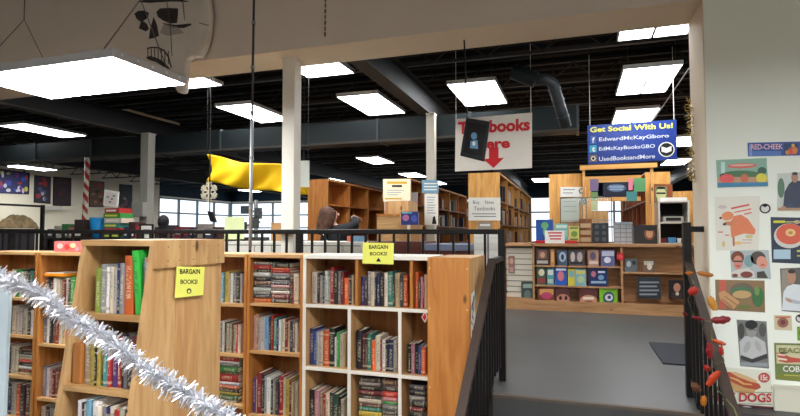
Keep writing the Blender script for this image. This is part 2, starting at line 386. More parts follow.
for (x, y, sp), lab in zip(TR, TLAB): troffer(x, y, 3.41, lab, LENS_S, sp)
r = empty('ceiling_panel', (-6.8, 6.9, 3.33), 'unlit beige ceiling light panel left of the thin pole, above the grey column', 'ceiling light')
MB().box(-7.1, -6.5, 6.35, 7.5-.03, 3.41, 3.49).build('housing', BEIGE, r)
MB().box(-7.06, -6.54, 6.39, 7.43, 3.398, 3.41).build('diffuser', mat('unlit_diffuser', (180, 164, 142), .6), r)

# ---- sunken part lights (suspended low, plus one added high fill)
def near_fix(x, y, lab, lx=1.26, ly=.62, z=2.62, lens=None):
    r = empty('hanging_light', (x, y, z), lab, 'hanging light fixture'); a, b, t = lx/2, ly/2, .01
    f = MB().box(x-a, x+a, y-b, y-b+t, z-.004, z+.05).box(x-a, x+a, y+b-t, y+b, z-.004, z+.05).box(x-a, x-a+t, y-b+t, y+b-t, z-.004, z+.05).box(x+a-t, x+a, y-b+t, y+b-t, z-.004, z+.05)
    f.box(x-a+t, x+a-t, y-b+t, y+b-t, z+.04, z+.05).build('housing', mat('grey_enamel', (190, 190, 196), .35), r, bevel=.003)
    MB().box(x-a+t+.001, x+a-t-.001, y-b+t+.001, y+b-t-.001, z-.006, z+.008).build('diffuser', lens or LENS_N, r)
    for sx in (-1, 1):
        h = MB(); X = x+sx*a*.82
        h.tube([(X, y-b*.9, z+.05), (X, y, min(3.1, z+.1) if z > 3 else 3.1), (X, y+b*.9, z+.05)], .004, 5); h.tube([(X, y, 3.1 if z < 3 else z+.06), (X, y, 4.2)], .004, 5)
        h.build('hanging_wire', mat('grey_wire', (110, 104, 100), .5), r)
    for k in range(5): MB().box(x+a, x+a+.004, y-b+.06+k*.12, y-b+.072+k*.12, z+.02, z+.032).build('screw', mat('screw_white', (235, 235, 235), .3), r)
near_fix(-3.16, 2.66, 'large bright suspended fixture hanging in front of the painted skull')
near_fix(-.2, .9, 'suspended fixture over the photographer, right of the skull light')
near_fix(2.2, .9, 'suspended fixture near the poster wall')
near_fix(-3.6, .2, 'added fill fixture high up out of view, brightening the bulkhead', 1.2, .6, 4.05, LENS_FILL)  # added out of view to lift the light on bulkhead and upper wall
near_fix(-3.0, -.6, 'suspended fixture behind the photographer on the left')
near_fix(.6, -1.8, 'suspended fixture behind the photographer on the right')

# thin hanging pole
r = empty('hanging_pole', (-2.6, 3.35, 1.45), 'thin grey pole hanging in front of the bulkhead down to the bookcase tops', 'pole')
p0 = at(254, 0, ('Y', 3.38)); p1 = at(250, 250, ('Y', 3.38)); pt = p0+(p0-p1)*.28; pt.z = 4.199; pm = at(252, 120, ('Y', 3.38))
MB().tube([pt, pm], .009, 8).build('upper_rod', mat('dark_rod', (70, 68, 70), .5, .5), r, smooth=True)
MB().tube([pm, p1], .0125, 8).build('lower_tube', mat('grey_tube', (170, 172, 176), .4, .4), r, smooth=True)
jj = MB()
for k in range(1, 8): q = pt+(p1-pt)*k/8; jj.tube([q-Vector((0, 0, .012)), q+Vector((0, 0, .012))], .0155, 8)
jj.build('joint', GALV, r)
# chain
ch = MB(); a = at(326, 0, ('Y', 3.54)); b = at(325, 38, ('Y', 3.54)); a.z = 4.199
n = 26
for k in range(n):
    q = a+(b-a)*k/n; q2 = a+(b-a)*(k+.7)/n; ch.bar(q, q2, .012 if k % 2 else .005, .012 if k % 2 == 0 else .005)
tag(ch.build('chain', mat('rusty_chain', (96, 84, 78), .5, .5)), 'short rusty chain hanging on the face of the bulkhead', 'chain')

# ---- railings
def guard():
    y = 3.66
    r = empty('guard_railing', (-4, y, ZU), 'long black metal railing along the store floor above the bookcases', 'railing')
    MB().box(-8.9, -.505, y-.022, y+.022, 1.585, 1.62).build('top_rail', BLACKM, r, bevel=.004)
    MB().box(-8.9, -.505, y-.012, y+.012, .70, .72).build('bottom_rail', BLACKM, r)
    n = 0; x = -.48-.113
    posts = [-.48, -2.03, -3.58, -5.13, -6.68, -8.23]
    bal = []
    while x > -8.85:
        if min(abs(x-p) for p in posts) > .06: bal.append(x)
        x -= .1107
    for x in bal: MB().box(x-.008, x+.008, y-.008, y+.008, .72, 1.585).build('baluster', BLACKM, r)
    for p in posts: MB().box(p-.022, p+.022, y-.0225, y+.0225, ZU, 1.62 if p == -.48 else 1.6).build('post', BLACKM, r)
guard()
def stair_rail(x, ytop, ztop, slope, yend, lab, ypost, zpost):
    r = empty('stair_handrail', (x, ypost, ZU), lab, 'handrail')
    zf = lambda y: ztop-(ytop-y)*slope
    def fz(y): # tread under y
        if y > 3.33: return ZU
        for k in range(3):
            if y > 3.33-.26*(k+1): return .45-.15*k
        return 0
    MB().bar((x, ytop+.02, ztop+.01), (x, yend, zf(yend)), .042, .03).build('handrail', RAILW, r)
    MB().bar((x, ypost-.02, ztop+.003), (x, ytop, ztop+.003), .04, .03).build('level_rail', BLACKM, r)
    MB().bar((x, ytop, fz(4)+.12), (x, yend+.05, zf(yend+.05)-ztop+ZU+.12), .02, .02).build('bottom_rail', BLACKM, r)
    yy = ypost-.12
    while yy > yend+.06:
        zt = ztop-.012 if yy > ytop else zf(yy)-.02
        zb = ZU+.12 if yy > ytop else zf(yy)-ztop+ZU+.13
        MB().box(x-.008, x+.008, yy-.008, yy+.008, zb, zt).build('baluster', BLACKM, r); yy -= .1
    MB().box(x-.02, x+.02, yend, yend+.04, 0, zf(yend+.02)-.02).build('lower_post', BLACKM, r)
    if zpost: MB().box(x-.022, x+.022, ypost-.022, ypost+.022, ZU, zpost).build('upper_post', BLACKM, r)
    return r
stair_rail(-.48, 3.19, 1.42, .67, 1.95, 'black handrail going down the steps beside the wooden end panel', 3.62, 0)
rr = stair_rail(.65, 3.6, 1.40, .67, 1.85, 'black handrail going down the steps beside the poster wall, hung with autumn leaves', 3.66, 1.66)
MB().box(.643, .743, 3.645, 3.675, 1.60, 1.635).build('wall_bracket', BLACKM, rr)
# ================================================================ BOOKCASES OF THE SUNKEN PART
def bookcase(lab, X0, X1, Y0, Y1, z0, z1, shelves, divs=(), m=PINE, mh=PINE_H, mb=PINE_B, face=None, t=.02, skip_right=False, group=None, cat='bookcase', backz=None):
    r = empty('bookcase', ((X0+X1)/2, (Y0+Y1)/2, z0), lab, cat, group)
    part_box('side_panel', m, r, X0, X0+t, Y0, Y1, z0, z1); part_box('side_panel', m, r, X1-t, X1, Y0, Y1, z0, z1)
    part_box('back_panel', mb, r, X0+t, X1-t, Y1-.01, Y1, z0, z1-t); part_box('top_panel', mh, r, X0+t, X1-t, Y0, Y1, z1-t, z1)
    part_box('kick_board', m, r, X0+t, X1-t, Y0+.02, Y0+.04, z0, z0+.05)
    for s in shelves: part_box('shelf', mh, r, X0+t, X1-t, Y0+.004, Y1-.01, s-t, s)
    for (x, a, b) in divs: part_box('divider', m, r, x-t/2, x+t/2, Y0+.003, Y1-.01, a, b)
    if face:
        e = .006
        part_box('face_strip', face, r, X0-.001, X0+t, Y0-e, Y0, z0, z1); part_box('face_strip', face, r, X1-t, X1+.001, Y0-e, Y0, z0, z1)
        part_box('face_strip', face, r, X0+t, X1-t, Y0-e, Y0, z1-t, z1+.002)
        for s in shelves: part_box('face_strip', face, r, X0+t, X1-t, Y0-e, Y0+.004, s-t, s)
        for (x, a, b) in divs:
            if b-a < .45: part_box('face_strip', face, r, x-t/2, x+t/2, Y0-e, Y0, a+.0, b)
    return r
FY = 3.0; BY = 3.3; ZT = 1.454
case_w = bookcase('pine bookcase with white painted front edges, beside the stair railing', -1.633, -.80, FY, BY, 0, ZT, [.05, .36, .763, 1.15],
    [(-1.316, .05, .34), (-1.316, .36, .743), (-1.316, .763, 1.13), (-.992, .05, .34), (-.992, .36, .743), (-.992, .763, 1.13)], face=WHITE_P)
part_box('divider', PINE_O, case_w, -1.28, -1.262, FY+.002, BY-.01, 1.15, ZT-.02); part_box('divider', PINE_O, case_w, -.932, -.914, FY+.002, BY-.01, 1.15, ZT-.02)
part_box('top_board', WHITE_P, case_w, -1.633, -.80, FY, BY, ZT, ZT+.003)
bookcase('pine bookcase with stacked thrillers on its top shelf, left of the white-edged one', -2.045, -1.637, FY, BY, 0, ZT, [.05, .425, .833, 1.14], m=PINE_O)
bookcase('narrow pine bookcase half hidden behind the slanted display', -2.6, -2.05, FY, BY, 0, ZT, [.10, .471, .798, 1.127], m=PINE_O)
bookcase('pine bookcase left of the slanted display, orange folder on its top row', -3.91, -3.2, FY, BY, 0, ZT-.01, [.05, .349, .754, 1.05], [(-3.53, 1.05, 1.42)] if 0 else [], m=PINE_O)
bookcase('pine bookcase at the far left of the sunken part', -4.6, -3.925, FY, BY, 0, ZT-.01, [.18, .493, .803, 1.09], m=PINE_O)
# end unit by the stairs
r = empty('bookcase', (-.67, 3.17, 0), 'orange pine cabinet seen end-on, between white-edged bookcase and stair railing', 'cabinet')
part_box('end_panel', PINE_O, r, -.782, -.548, 2.85, 2.872, 0, 1.46)
part_box('side_panel', PINE, r, -.568, -.548, 2.873, 3.36, 0, 1.455); part_box('back_panel', PINE, r, -.782, -.569, 3.34, 3.36, 0, 1.455)
part_box('side_panel', PINE_O, r, -.782, -.762, 2.873, 3.339, 0, 1.455)
part_box('top_panel', PINE_H, r, -.761, -.569, 2.873, 3.339, 1.435, 1.455)
for z in (.2, .75, 1.18, 1.40):
    for x in (-.77, -.56): MB().tube([(x, 2.8498, z), (x, 2.847, z)], .004, 8).build('screw', mat('screw_light', (220, 190, 150), .4), r)
# paper strip with coloured dots
r = empty('paper_strip', (-.545, 2.95, .8), 'white paper strip with colourful dots taped to the cabinet by the stairs', 'paper strip')
ps = MB(); zz = [.80, .86, .92, .98, 1.04, 1.10, 1.16, 1.22, 1.27]
pts = [(-.5478, 2.885, .80), (-.5478, 2.955, .82)]+[(-.5478, 2.975+.018*(k % 2)+.01*k/2, .85+.055*k) for k in range(8)]+[(-.5478, 2.99, 1.27), (-.5478, 2.90, 1.26)]
ps.prism(pts, (.0015, 0, 0)).build('sheet', PAPER, r)
dc = ['rd', 'bl', 'yl', 'gn', 'bl', 'rd', 'yl', 'tl', 'pu']
for k in range(26):
    y = 2.90+random.random()*.06; z = .83+.42*k/26; rad = .009+random.random()*.006
    MB().prism([(-.5462, y+rad*math.cos(a*math.pi/5), z+rad*math.sin(a*math.pi/5)) for a in range(10)], (.001, 0, 0)).build('dot', CARD, r, color=PALC[dc[k % 9]][1])

# slanted display unit
SX0, SX1, SYT, SYB, SBK, SZ = -2.088, -1.685, 1.80, 1.56, 2.247, 1.565
sy = lambda z: SYT-(SYT-SYB)*(SZ-z)/SZ
r = empty('slanted_bookcase', (-1.9, 1.9, 0), 'pine display bookcase with slanting sides, nearest on the left, children\'s books inside', 'bookcase')
for x0, x1, nm in ((SX0, SX0+.025, 'side_panel'),):
    MB().prism([(x0, sy(0), 0), (x0, SBK, 0), (x0, SBK, SZ-.025), (x0, SYT, SZ-.025)], (.025, 0, 0)).build(nm, PINE, r)
sp_ = r
for k, (ya, yb) in enumerate(((None, 1.93), (1.932, 2.085), (2.087, SBK))):      # three planks of the right side
    q = MB()
    if ya is None: q.prism([(SX1-.025, sy(0), 0), (SX1-.025, yb, 0), (SX1-.025, yb, SZ-.025), (SX1-.025, SYT, SZ-.025)], (.025, 0, 0))
    else: q.box(SX1-.025, SX1, ya, yb, 0, SZ-.025)
    q.build('side_panel', PINE if k != 1 else wood('pine_plank', (206, 162, 108), (184, 134, 86), 2), r)
part_box('back_panel', PINE_B, r, SX0+.026, SX1-.026, SBK-.012, SBK, 0, SZ-.026)
part_box('top_panel', PINE_H, r, SX0, SX1, SYT-.006, SBK, SZ-.0245, SZ)
part_box('side_cleat', PINE, r, SX1+.0005, SX1+.018, SYT-.008, SBK, 1.447, SZ)
for y in (1.86, 1.93, 2.02, 2.12, 2.2):
    for z in (1.475, 1.535): MB().tube([(SX1+.0182, y, z), (SX1+.0195, y, z)], .003, 6).build('nail', mat('nail_dark', (110, 80, 50), .5), r)
SS = [1.25, .955, .655, .355, .06]
for s in SS: MB().prism([(SX0+.026, sy(s)+.003, s-.022), (SX0+.026, SBK-.013, s-.022), (SX0+.026, SBK-.013, s), (SX0+.026, sy(s)+.003, s)], (SX1-SX0-.052, 0, 0)).build('shelf', PINE_H, r)

# ---------------------------------------------------------------- books
NB = [0]
def book_parts(root, wd, dp, ht, col):
    t = min(.003, wd*.18); r = min(.006, wd*.3)
    c = MB(); n = 4
    out = [(-wd/2, dp)]+[(-wd/2+wd*k/n, r*(1-math.sin(math.pi*k/n))) for k in range(n+1)]+[(wd/2, dp), (wd/2-t, dp), (wd/2-t, r+t), (-wd/2+t, r+t), (-wd/2+t, dp)]
    c.prism([(x, y, 0) for x, y in out], (0, 0, ht)).build('cover', BOOK, root, local=True, color=col)
    MB().box(-wd/2+t*1.02, wd/2-t*1.02, r+t*1.1, dp-.003, .003, ht-.003).build('pages', PAGES, root, local=True)
BAYS = [(-4.578, -3.947), (-3.888, -3.222), (-2.578, -2.072), (-2.023, -1.659)]
def clampx(a, b, z):
    bays = BAYS+([(-1.611, -1.282), (-1.260, -.934), (-.912, -.822)] if z > 1.13 else [(-1.611, -1.328), (-1.304, -1.004), (-.980, -.822)])
    m = (a+b)/2
    for lo, hi in bays:
        if lo < m < hi: return max(a, lo+.001), min(b, hi-.001)
    return a, b
def jitter(c):
    k = 1+random.uniform(-.22, .06); return tuple(max(0, min(255, v*k+random.uniform(-6, 6))) for v in c)
def stand(items, X0, X1, Yf, z, lab, grp, depth=.17, vscale=None, lean=None):
    """items: (colour, width weight, height in m[, tilt deg]); fills X0..X1"""
    X0, X1 = clampx(X0, X1, z); tw = sum(i[1] for i in items); x = X0
    for k, it in enumerate(items):
        wd = (X1-X0)*it[1]/tw; cn, rgb = PALC[it[0]]; ht = it[2]+random.uniform(-.004, .004); tl = it[3] if len(it) > 3 else 0
        dp = min(depth, ht*.72); y = Yf+random.uniform(.0, .012)
        thick = 'thick ' if wd > .038 else 'thin ' if wd < .016 else ''
        r = empty('book', (x+wd/2, y, z+.0005), '%s%s book, %s from left, %s' % (thick, cn, ORD[k], lab), 'book', grp)
        if tl:
            r.rotation_euler = (0, math.radians(tl), 0)
            r.location.z = z+.0005+abs(math.sin(math.radians(tl)))*wd/2
        book_parts(r, wd-.0012, dp, ht, jitter(rgb)); x += wd
def pile(items, X0, X1, Yf, z, ztop, lab, grp, depth=.14):
    """lying books, listed from the top; spines to the front"""
    X0, X1 = clampx(X0, X1, z); tw = sum(i[1] for i in items); zz = ztop
    for k, it in enumerate(items):
        th = (ztop-z)*it[1]/tw; cn, rgb = PALC[it[0]]; ln = X1-X0-random.uniform(0, .012)
        r = empty('book', (X0, Yf+random.uniform(0, .01), zz-th/2), '%s book, %s from top of %s' % (cn, ORD[k], lab), 'book', grp, (0, math.pi/2, 0))
        book_parts(r, th-.001, depth, ln, jitter(rgb)); zz -= th
def L(s, h=1.0):
    """'rd3/36 gn8/60/5' -> items; h = metres per pixel"""
    o = []
    for q in s.split():
        a = q.split('/'); code = a[0].rstrip('0123456789.'); wt = float(a[0][len(code):])
        o.append((code, wt, float(a[1])*h) if len(a) == 2 else (code, wt, float(a[1])*h, float(a[2])) if len(a) > 2 else (code, wt))
    return o
def xp(px, Y): return at(px, 232, ('Y', Y)).x
# slanted display
G = 'books on the slanted display'
yf = sy(1.25)+.03
stand(L('yg6/44 gy6/47 w3/45 wh4/46 w3/44 nb3/50 gy5/50 or9/57', .0044), xp(94, yf), xp(133, yf), yf, 1.25, 'top shelf of slanted pine display', G)
gx = xp(133, yf)
r = empty('book', (gx+.036, yf, 1.25+.003), 'tall bright green book leaning left on top shelf of slanted pine display', 'book', G, (0, math.radians(-6), 0)); book_parts(r, .036, .18, .27, (48, 170, 60))
stand(L('tl3/55 pk4/56 lb6/50', .0044), xp(141, yf)+.016, SX1-.03, yf, 1.25, 'beside leaning green book, top shelf', G)
yf = sy(.955)+.03
pb = MB().box(xp(76, yf), xp(84, yf), yf, yf+.15, .956, 1.125); tag(pb.build('wooden_bookend', PINE_O, bevel=.004), 'wooden block bookend on second shelf of slanted pine display', 'bookend')
stand(L('tn9/42 yl5/42 bk3/38 yl4/40 dk3/38 tl5/41 rd5/44 pu6/38 rd4/50 bk5/52 gy4/50 dk4/53 dr5/52', .0042), xp(85, yf), SX1-.03, yf, .955, 'second shelf of slanted pine display', G)
yf = sy(.655)+.03
stand(L('w4/58 dk2/56 wh3/56 lb5/60 w6/60 wh4/57 gy4/56 nb4/56 wh4/57 rd4/54 wh6/57 dk5/56', .0042), xp(80, yf), xp(132, yf), yf, .655, 'third shelf of slanted pine display', G)
# far left cases
Y = FY+.03; G = 'books in the far left bookcase'
def ST(s, a, b, z, h, lab, g): stand(L(s, h), xp(a, Y), xp(b, Y), Y, z, lab, g)
ST('tn4/26 wh4/27 gn4/27 w3/25 wh3/26 dk3/27 tl3/26 br2/25 wh4/27', 8, 39, 1.09, .0078, 'top row of far left bookcase', G)
ST('tn3/27 gy3/26 dg3/26 wh5/28 wh4/28 w3/26 br2/25 wh5/26 dk4/26 w4/25 gy3/26', 5, 39, .803, .0078, 'second row of far left bookcase', G)
ST('pk4/27 dg4/26 dk4/26 wh4/27 wh4/27', 2, 21, .493, .0078, 'third row of far left bookcase', G)
pile(L('br3 dk4 w3 tn2 rd3 dk4 w3 dr3 tn3'), xp(22, Y), xp(37, Y), Y, .493, .70, 'pile on third row, far left bookcase', G)
ST('w5/32 rd2/28 wh3/30 dk3/30 nb3/30 wh4/30 or3/29 dk4/30 br4/30 tn3/30', -2, 37, .18, .0078, 'fourth row of far left bookcase', G)
G = 'books in the bookcase left of the slanted display'
ST('br3/27 dk3/26 dr3/25 w3/27 wh4/26 tn3/25 dr3/26 wh3/27 dk3/26 gn4/29 gn4/29', 46, 79, 1.05, .0073, 'top row, bookcase left of slanted display', G)
ST('gy4/26 w3/25 dk3/26 br4/27 rd3/24 wh4/26 tn4/27 or3/24 wh4/26 pk4/25', 42, 77, .754, .0073, 'second row, bookcase left of slanted display', G)
ST('gy5/30 w4/29 pk4/28 dr4/27 br4/28 rd3/27 dk4/26 wh4/27 gn3/28 wh4/28', 40, 75, .349, .0075, 'third row, bookcase left of slanted display', G)
ST('wh4/30 dk4/30 gy4/29 wh4/29 gn3/30 w5/30 br4/30', 40, 73, .05, .0075, 'bottom row, bookcase left of slanted display', G)
of = empty('folder', (xp(50, 3.0), 3.05, 1.262), 'bright orange folder lying across books left of the slanted display', 'folder')
MB().box(xp(43, 3.0), xp(62, 3.0), FY+.02, FY+.2, 1.262, 1.285).build('folder_cover', mat('orange_card', (240, 150, 30), .5), of, bevel=.003)
MB().box(xp(43.5, 3.0), xp(61.5, 3.0), FY+.03, FY+.2, 1.2855, 1.289).build('loose_sheet', PAPER, of)
# narrow case
G = 'books in the narrow bookcase'; Y = FY+.03
ST('lb4/30 lb2/30 yl5/31 tn2/30 w3/29 dk2/30 gy2/30 dk4/30 w2/30', 219, 241.5, 1.127, .0066, 'top row of half-hidden narrow bookcase', G)
ST('w3/30 gy2/29 w3/30 dk2/29 wh3/29 wh3/28 br1.5/28 wh3/28 rd2/28 wh3/28', 218, 241.5, .798, .0066, 'second row of half-hidden narrow bookcase', G)
pile(L('rd5 w2 gy3 gn5 br2 rd7 w3 or3 dk3 yl3 dg4 gy2'), xp(221, Y), xp(240, Y), Y, .471, .775, 'pile in half-hidden narrow bookcase', G)
# case with thrillers
G = 'books in the bookcase with stacked thrillers'; N_ = 'bookcase left of white-edged one'
pile(L('gy3 rd4 dk3 w4 bk4 br4 dk2 w4 gy3 dk3 or4'), xp(250, Y), xp(271, Y), Y, 1.14, 1.405, 'left pile, top row, '+N_, G)
pile(L('dk5 or2 rd3 gy3 dk4 gy2 bk3 pk3 gy3 wh3 dr5 dk4'), xp(271.6, Y), xp(290, Y), Y, 1.14, 1.40, 'right pile, top row, '+N_, G)
ST('dr2/22 wh5/30', 291, 298, 1.14, .0065, 'right end, top row, '+N_, G)
ST('pk3/34 tn3/34 wh4/31 w5/32 lb5/32 dk3/30 rd3/34 tl4/32 nb3/31 w3/30 wh4/31 dr4/32 tn3/30 dk4/30 gy3/30 wh3/29', 249.5, 298, .833, .0065, 'second row, '+N_, G)
ST('pu4/34 wh2/33 dr6/40 dk3/38 w3/37 w5/36 dk3/34 gy3/34 dk4/33 rd5/38 wh3/37 yl5/36 dr3/34 tn3/33 wh4/33', 249.5, 298, .425, .0065, 'third row, '+N_, G)
# white edged
G = 'books in the white-edged bookcase'; N_ = 'white-edged bookcase'
def W(s, a, b, z, lab): stand(L(s, .0062), xp(a, Y), xp(b, Y), Y, z, lab, G)
W('wh6/31 dk3/30 gy3/29 dk2/30 w4/33 w2/28 rd4/36 bk4/34 gy3/33 dr3/32 or5/26 dk3/29 tn2/29', 311, 353, 1.15, 'left bay, top row, '+N_)
W('nb4/28 dk3/29 gy3/34 wh4/33 dk2/28 nb4/32 bk4/33 wh4/33 tl5/34 dk2/30 tn5/32 dk4/30 or4/31', 360, 407, 1.15, 'middle bay, top row, '+N_)
W('or4/34 dk3/28 pk3/30 rd2/28 tn4/32', 411.5, 427, 1.15, 'right bay, top row, '+N_)
W('nb5/36 bl3/34 w3/33 wh4/34 or7/36 bk6/38 w2/30 gn3/34 wh4/33 tn3/33', 308, 345.5, .763, 'left bay, second row, '+N_)
W('bk7/37 dr3/34 dk3/34 tl4/35 or5/28 wh6/33 rd1.5/30 w4/30 bk3/30 nb6/31 wh4/30', 356, 396.5, .763, 'middle bay, second row, '+N_)
W('bk4/27 pk4/28 bk4/29 bl3/26 or5/25', 407, 425, .763, 'right bay, second row, '+N_)
W('bk6/40 pk5/39 tn3/38 rd3/37 wh4/38 dk4/39 dg5/37 bk3/36 wh3/34', 306, 344, .36, 'left bay, third row, '+N_)
pile(L('dk4 gy3 bk4 dr4 dk3 wh4 br3 tl4 yl5 rd3 nb4 gy3 or3 dk4'), xp(359, Y), xp(381.5, Y), Y, .36, .715, 'left pile, third row, middle bay, '+N_, G)
pile(L('br4 dk4 rd4 pk3 gn2 gy4 dk3 wh4 bk3 dr3 w3 dk4'), xp(382.5, Y), xp(397.5, Y), Y, .36, .715, 'right pile, third row, middle bay, '+N_, G)
pile(L('dk4 bk4 gy3 bk5 dr3 dk4 gy2 bk4 dg3 bk4 rd2 dk4'), xp(409, Y), xp(425, Y), Y, .36, .70, 'pile, third row, right bay, '+N_, G)

# bargain signs
def bargain(pl, cr, lab, lines, base=0.0):
    c = at(sum(p[0] for p in cr)/4, max(p[1] for p in cr), pl)
    r = empty('paper_sign', c, lab, 'sign'); art(cr, pl, 0, 'sheet', YPAPER, r, base=base)
    for txt, b in lines: lettering(txt, *b, pl, INK, r, lift=base+.0016, bold=.025)
    return r
g = bargain(('X', SX1+.019), [(176.5, 266.5), (204.5, 267), (203, 295), (174.5, 298)], 'yellow paper bargain sign pinned to the side of the slanted pine display', [('BARGAIN', (180, 269, 200, 274)), ('BOOKS!', (180.5, 279.5, 197.5, 284))])
art(oval(189, 291, 2.2, 2.6), ('X', SX1+.019), 1.4, 'printed_mark', INK, g); art(oval(189, 291.4, 1.3, 1.6), ('X', SX1+.019), 2.6, 'printed_mark', YPAPER, g)
g = bargain(('Y', FY-.008), [(363, 242.5), (394, 243), (393.5, 264.5), (362.5, 263.5)], 'yellow paper bargain sign standing on the edge of the white-edged bookcase', [('BARGAIN', (369, 245, 388, 249)), ('BOOKS!', (370, 252, 387, 255.5))])
art([(376, 261.5), (378.5, 257.8), (381, 261.5)], ('Y', FY-.008), 1.4, 'printed_mark', INK, g)
# red diamond tag in the white case
r = empty('tag_sign', at(425, 322, ('Y', 2.97)), 'small red diamond-shaped sticker with white border beside the orange cabinet', 'sticker')
art([(421.2, 317), (425.3, 311.5), (427.6, 317), (425, 322.5)], ('Y', 2.99), 0, 'border', PAPER, r); art([(422.2, 317), (425.2, 313), (426.8, 317), (424.8, 321)], ('Y', 2.99), 1.2, 'red_field', REDINK, r)
# ================================================================ THE STORE FLOOR
FAR = []      # shelf rows of distant books gathered into one uncountable object
def vcase(lab, X0, X1, Y0, Y1, z1, faces, step=.95, rows=(0.72, 1.05, 1.38, 1.71, 2.04), m=PINE_Y, end=.02, fill=0.0, name='tall_bookcase', inner=BROWN, sh=None):
    """tall case running towards the back; faces: '+' and/or '-' open sides along X"""
    z0 = ZU; r = empty(name, ((X0+X1)/2, Y0, z0), lab, 'bookcase')
    part_box('end_panel', m, r, X0, X1, Y0, Y0+end, z0, z1); part_box('end_panel', m, r, X0, X1, Y1-end, Y1, z0, z1)
    part_box('top_panel', m, r, X0, X1, Y0+end, Y1-end, z1-.025, z1)
    xm = (X0+X1)/2 if len(faces) == 2 else (X0+.02 if faces == '+' else X1-.02)
    part_box('back_panel', inner, r, xm-.008, xm+.008, Y0+end, Y1-end, z0, z1-.03)
    for s in rows: 
        if s < z1-.1: part_box('shelf', sh or (inner if fill else m), r, X0+.004, X1-.004, Y0+end, Y1-end, s-.02, s)
    n = max(1, round((Y1-Y0)/step))
    for k in range(1, n):
        y = Y0+(Y1-Y0)*k/n; part_box('divider', sh or m, r, X0+.003, X1-.003, y-.012, y+.012, z0, z1-.03)
    if fill:
        for f in faces:
            for s in rows:
                if s > z1-.2: continue
                y = Y0+.06
                while y < Y1-.1:
                    if random.random() < fill:
                        t = random.uniform(.02, .045); h = random.uniform(.17, .26)
                        FAR.append((xm+.02 if f == '+' else X0+.03, X1-.03 if f == '+' else xm-.02, y, y+t, s+.001, s+h)); y += t+.001
                    else: y += random.uniform(.03, .25)
    return r
vcase('tall light pine bookcase with empty shelves behind the leaning person', -4.02, -3.67, 7.5, 10.1, 2.43, '+', step=.87, rows=(.72, 1.02, 1.32, 1.65, 2.04), m=PINE_O, inner=PINE_O)
c2_ = vcase('tall pine bookcase with a cardboard notice, left of the pale column', -2.83, -2.4, 7.8, 12.2, 2.43, '+', fill=.35, m=PINE_O)
vcase('tall pine bookcase with a handwritten notice under the textbooks banner', -1.43, -.99, 7.4, 13, 2.43, '+-', fill=.55)
vcase('tall brown bookcase far behind the pale column', -3.2, -2.75, 13.4, 19, 2.43, '+-', fill=.6, m=PINE_O)
vcase('knotty pine bookcase end on the left of the service counter arch', -.34, .09, 7.62, 9.2, 2.40, '+-', fill=.0)
vcase('knotty pine bookcase end on the right of the service counter arch', .92, 1.23, 7.95, 12.2, 2.42, '-', fill=.12, step=.6, sh=wood('red_brown_wood', (150, 84, 46), (116, 60, 32), 2, knots=False))
# header arch joining them
r = empty('wooden_arch', (.5, 7.6, ZU), 'yellow pine arch frame above the service counter', 'arch')
part_box('post', PINE_Y, r, .10, .135, 7.56, 7.615, ZU, 2.44); part_box('post', PINE_Y, r, .94, .975, 7.56, 7.615, ZU, 2.44)
part_box('header_beam', wood('pine_header', (226, 172, 98), (202, 144, 74), 0), r, .07, 1.02, 7.54, 7.618, 2.441, 2.50)
part_box('inner_header', MATS['pine_header'], r, .12, .915, 8.3, 8.34, 2.33, 2.42)
part_box('inner_post', PINE_Y, r, .14, .23, 8.3, 8.34, ZU, 2.329); part_box('inner_header', MATS['pine_header'], r, .231, .90, 8.31, 8.34, 2.05, 2.11)
# far cases (right and deep)
vcase('low brown bookcase deep in the store behind the service counter', .3, .75, 13.5, 19, 2.1, '+-', fill=.5)
vcase('tall bookcase far off right of the service counter', 1.9, 2.3, 12, 18, 2.43, '-', fill=.5)
vcase('distant bookcase behind the white column', -6.6, -6.1, 13, 19, 2.3, '+', fill=.5)
fb = {}
for b in FAR: fb.setdefault(0, MB()).box(*b)
fm = bpy.data.materials.new('distant_books'); fm.use_nodes = True; nt = fm.node_tree
g_ = nt.nodes.new('ShaderNodeNewGeometry'); rr_ = nt.nodes.new('ShaderNodeValToRGB'); rr_.color_ramp.interpolation = 'CONSTANT'
cols = [(40, 36, 44), (190, 180, 165), (90, 40, 40), (60, 66, 96), (150, 130, 110), (120, 60, 40), (70, 84, 72), (210, 204, 196)]
e_ = rr_.color_ramp.elements
for i, c in enumerate(cols):
    el = e_[i] if i < 2 else e_.new(i/8); el.position = i/8; el.color = lin(c)
nt.links.new(g_.outputs['Random Per Island'], rr_.inputs['Fac']); nt.links.new(rr_.outputs['Color'], nt.nodes['Principled BSDF'].inputs['Base Color'])
o = fb[0].build('books', fm); tag(o, 'hundreds of small distant books on the tall bookcases of the store', 'books', kind='stuff')

def box_thing(name, lab, cat, m, x0, x1, y0, y1, z0, z1, parts=(), group=None, bevel=0, color=None):
    r = empty(name, ((x0+x1)/2, (y0+y1)/2, z0), lab, cat, group)
    MB().box(x0, x1, y0, y1, z0, z1).build('body', m, r, bevel=bevel, color=color)
    for nm, mm, b in parts: MB().box(*b).build(nm, mm, r)
    return r
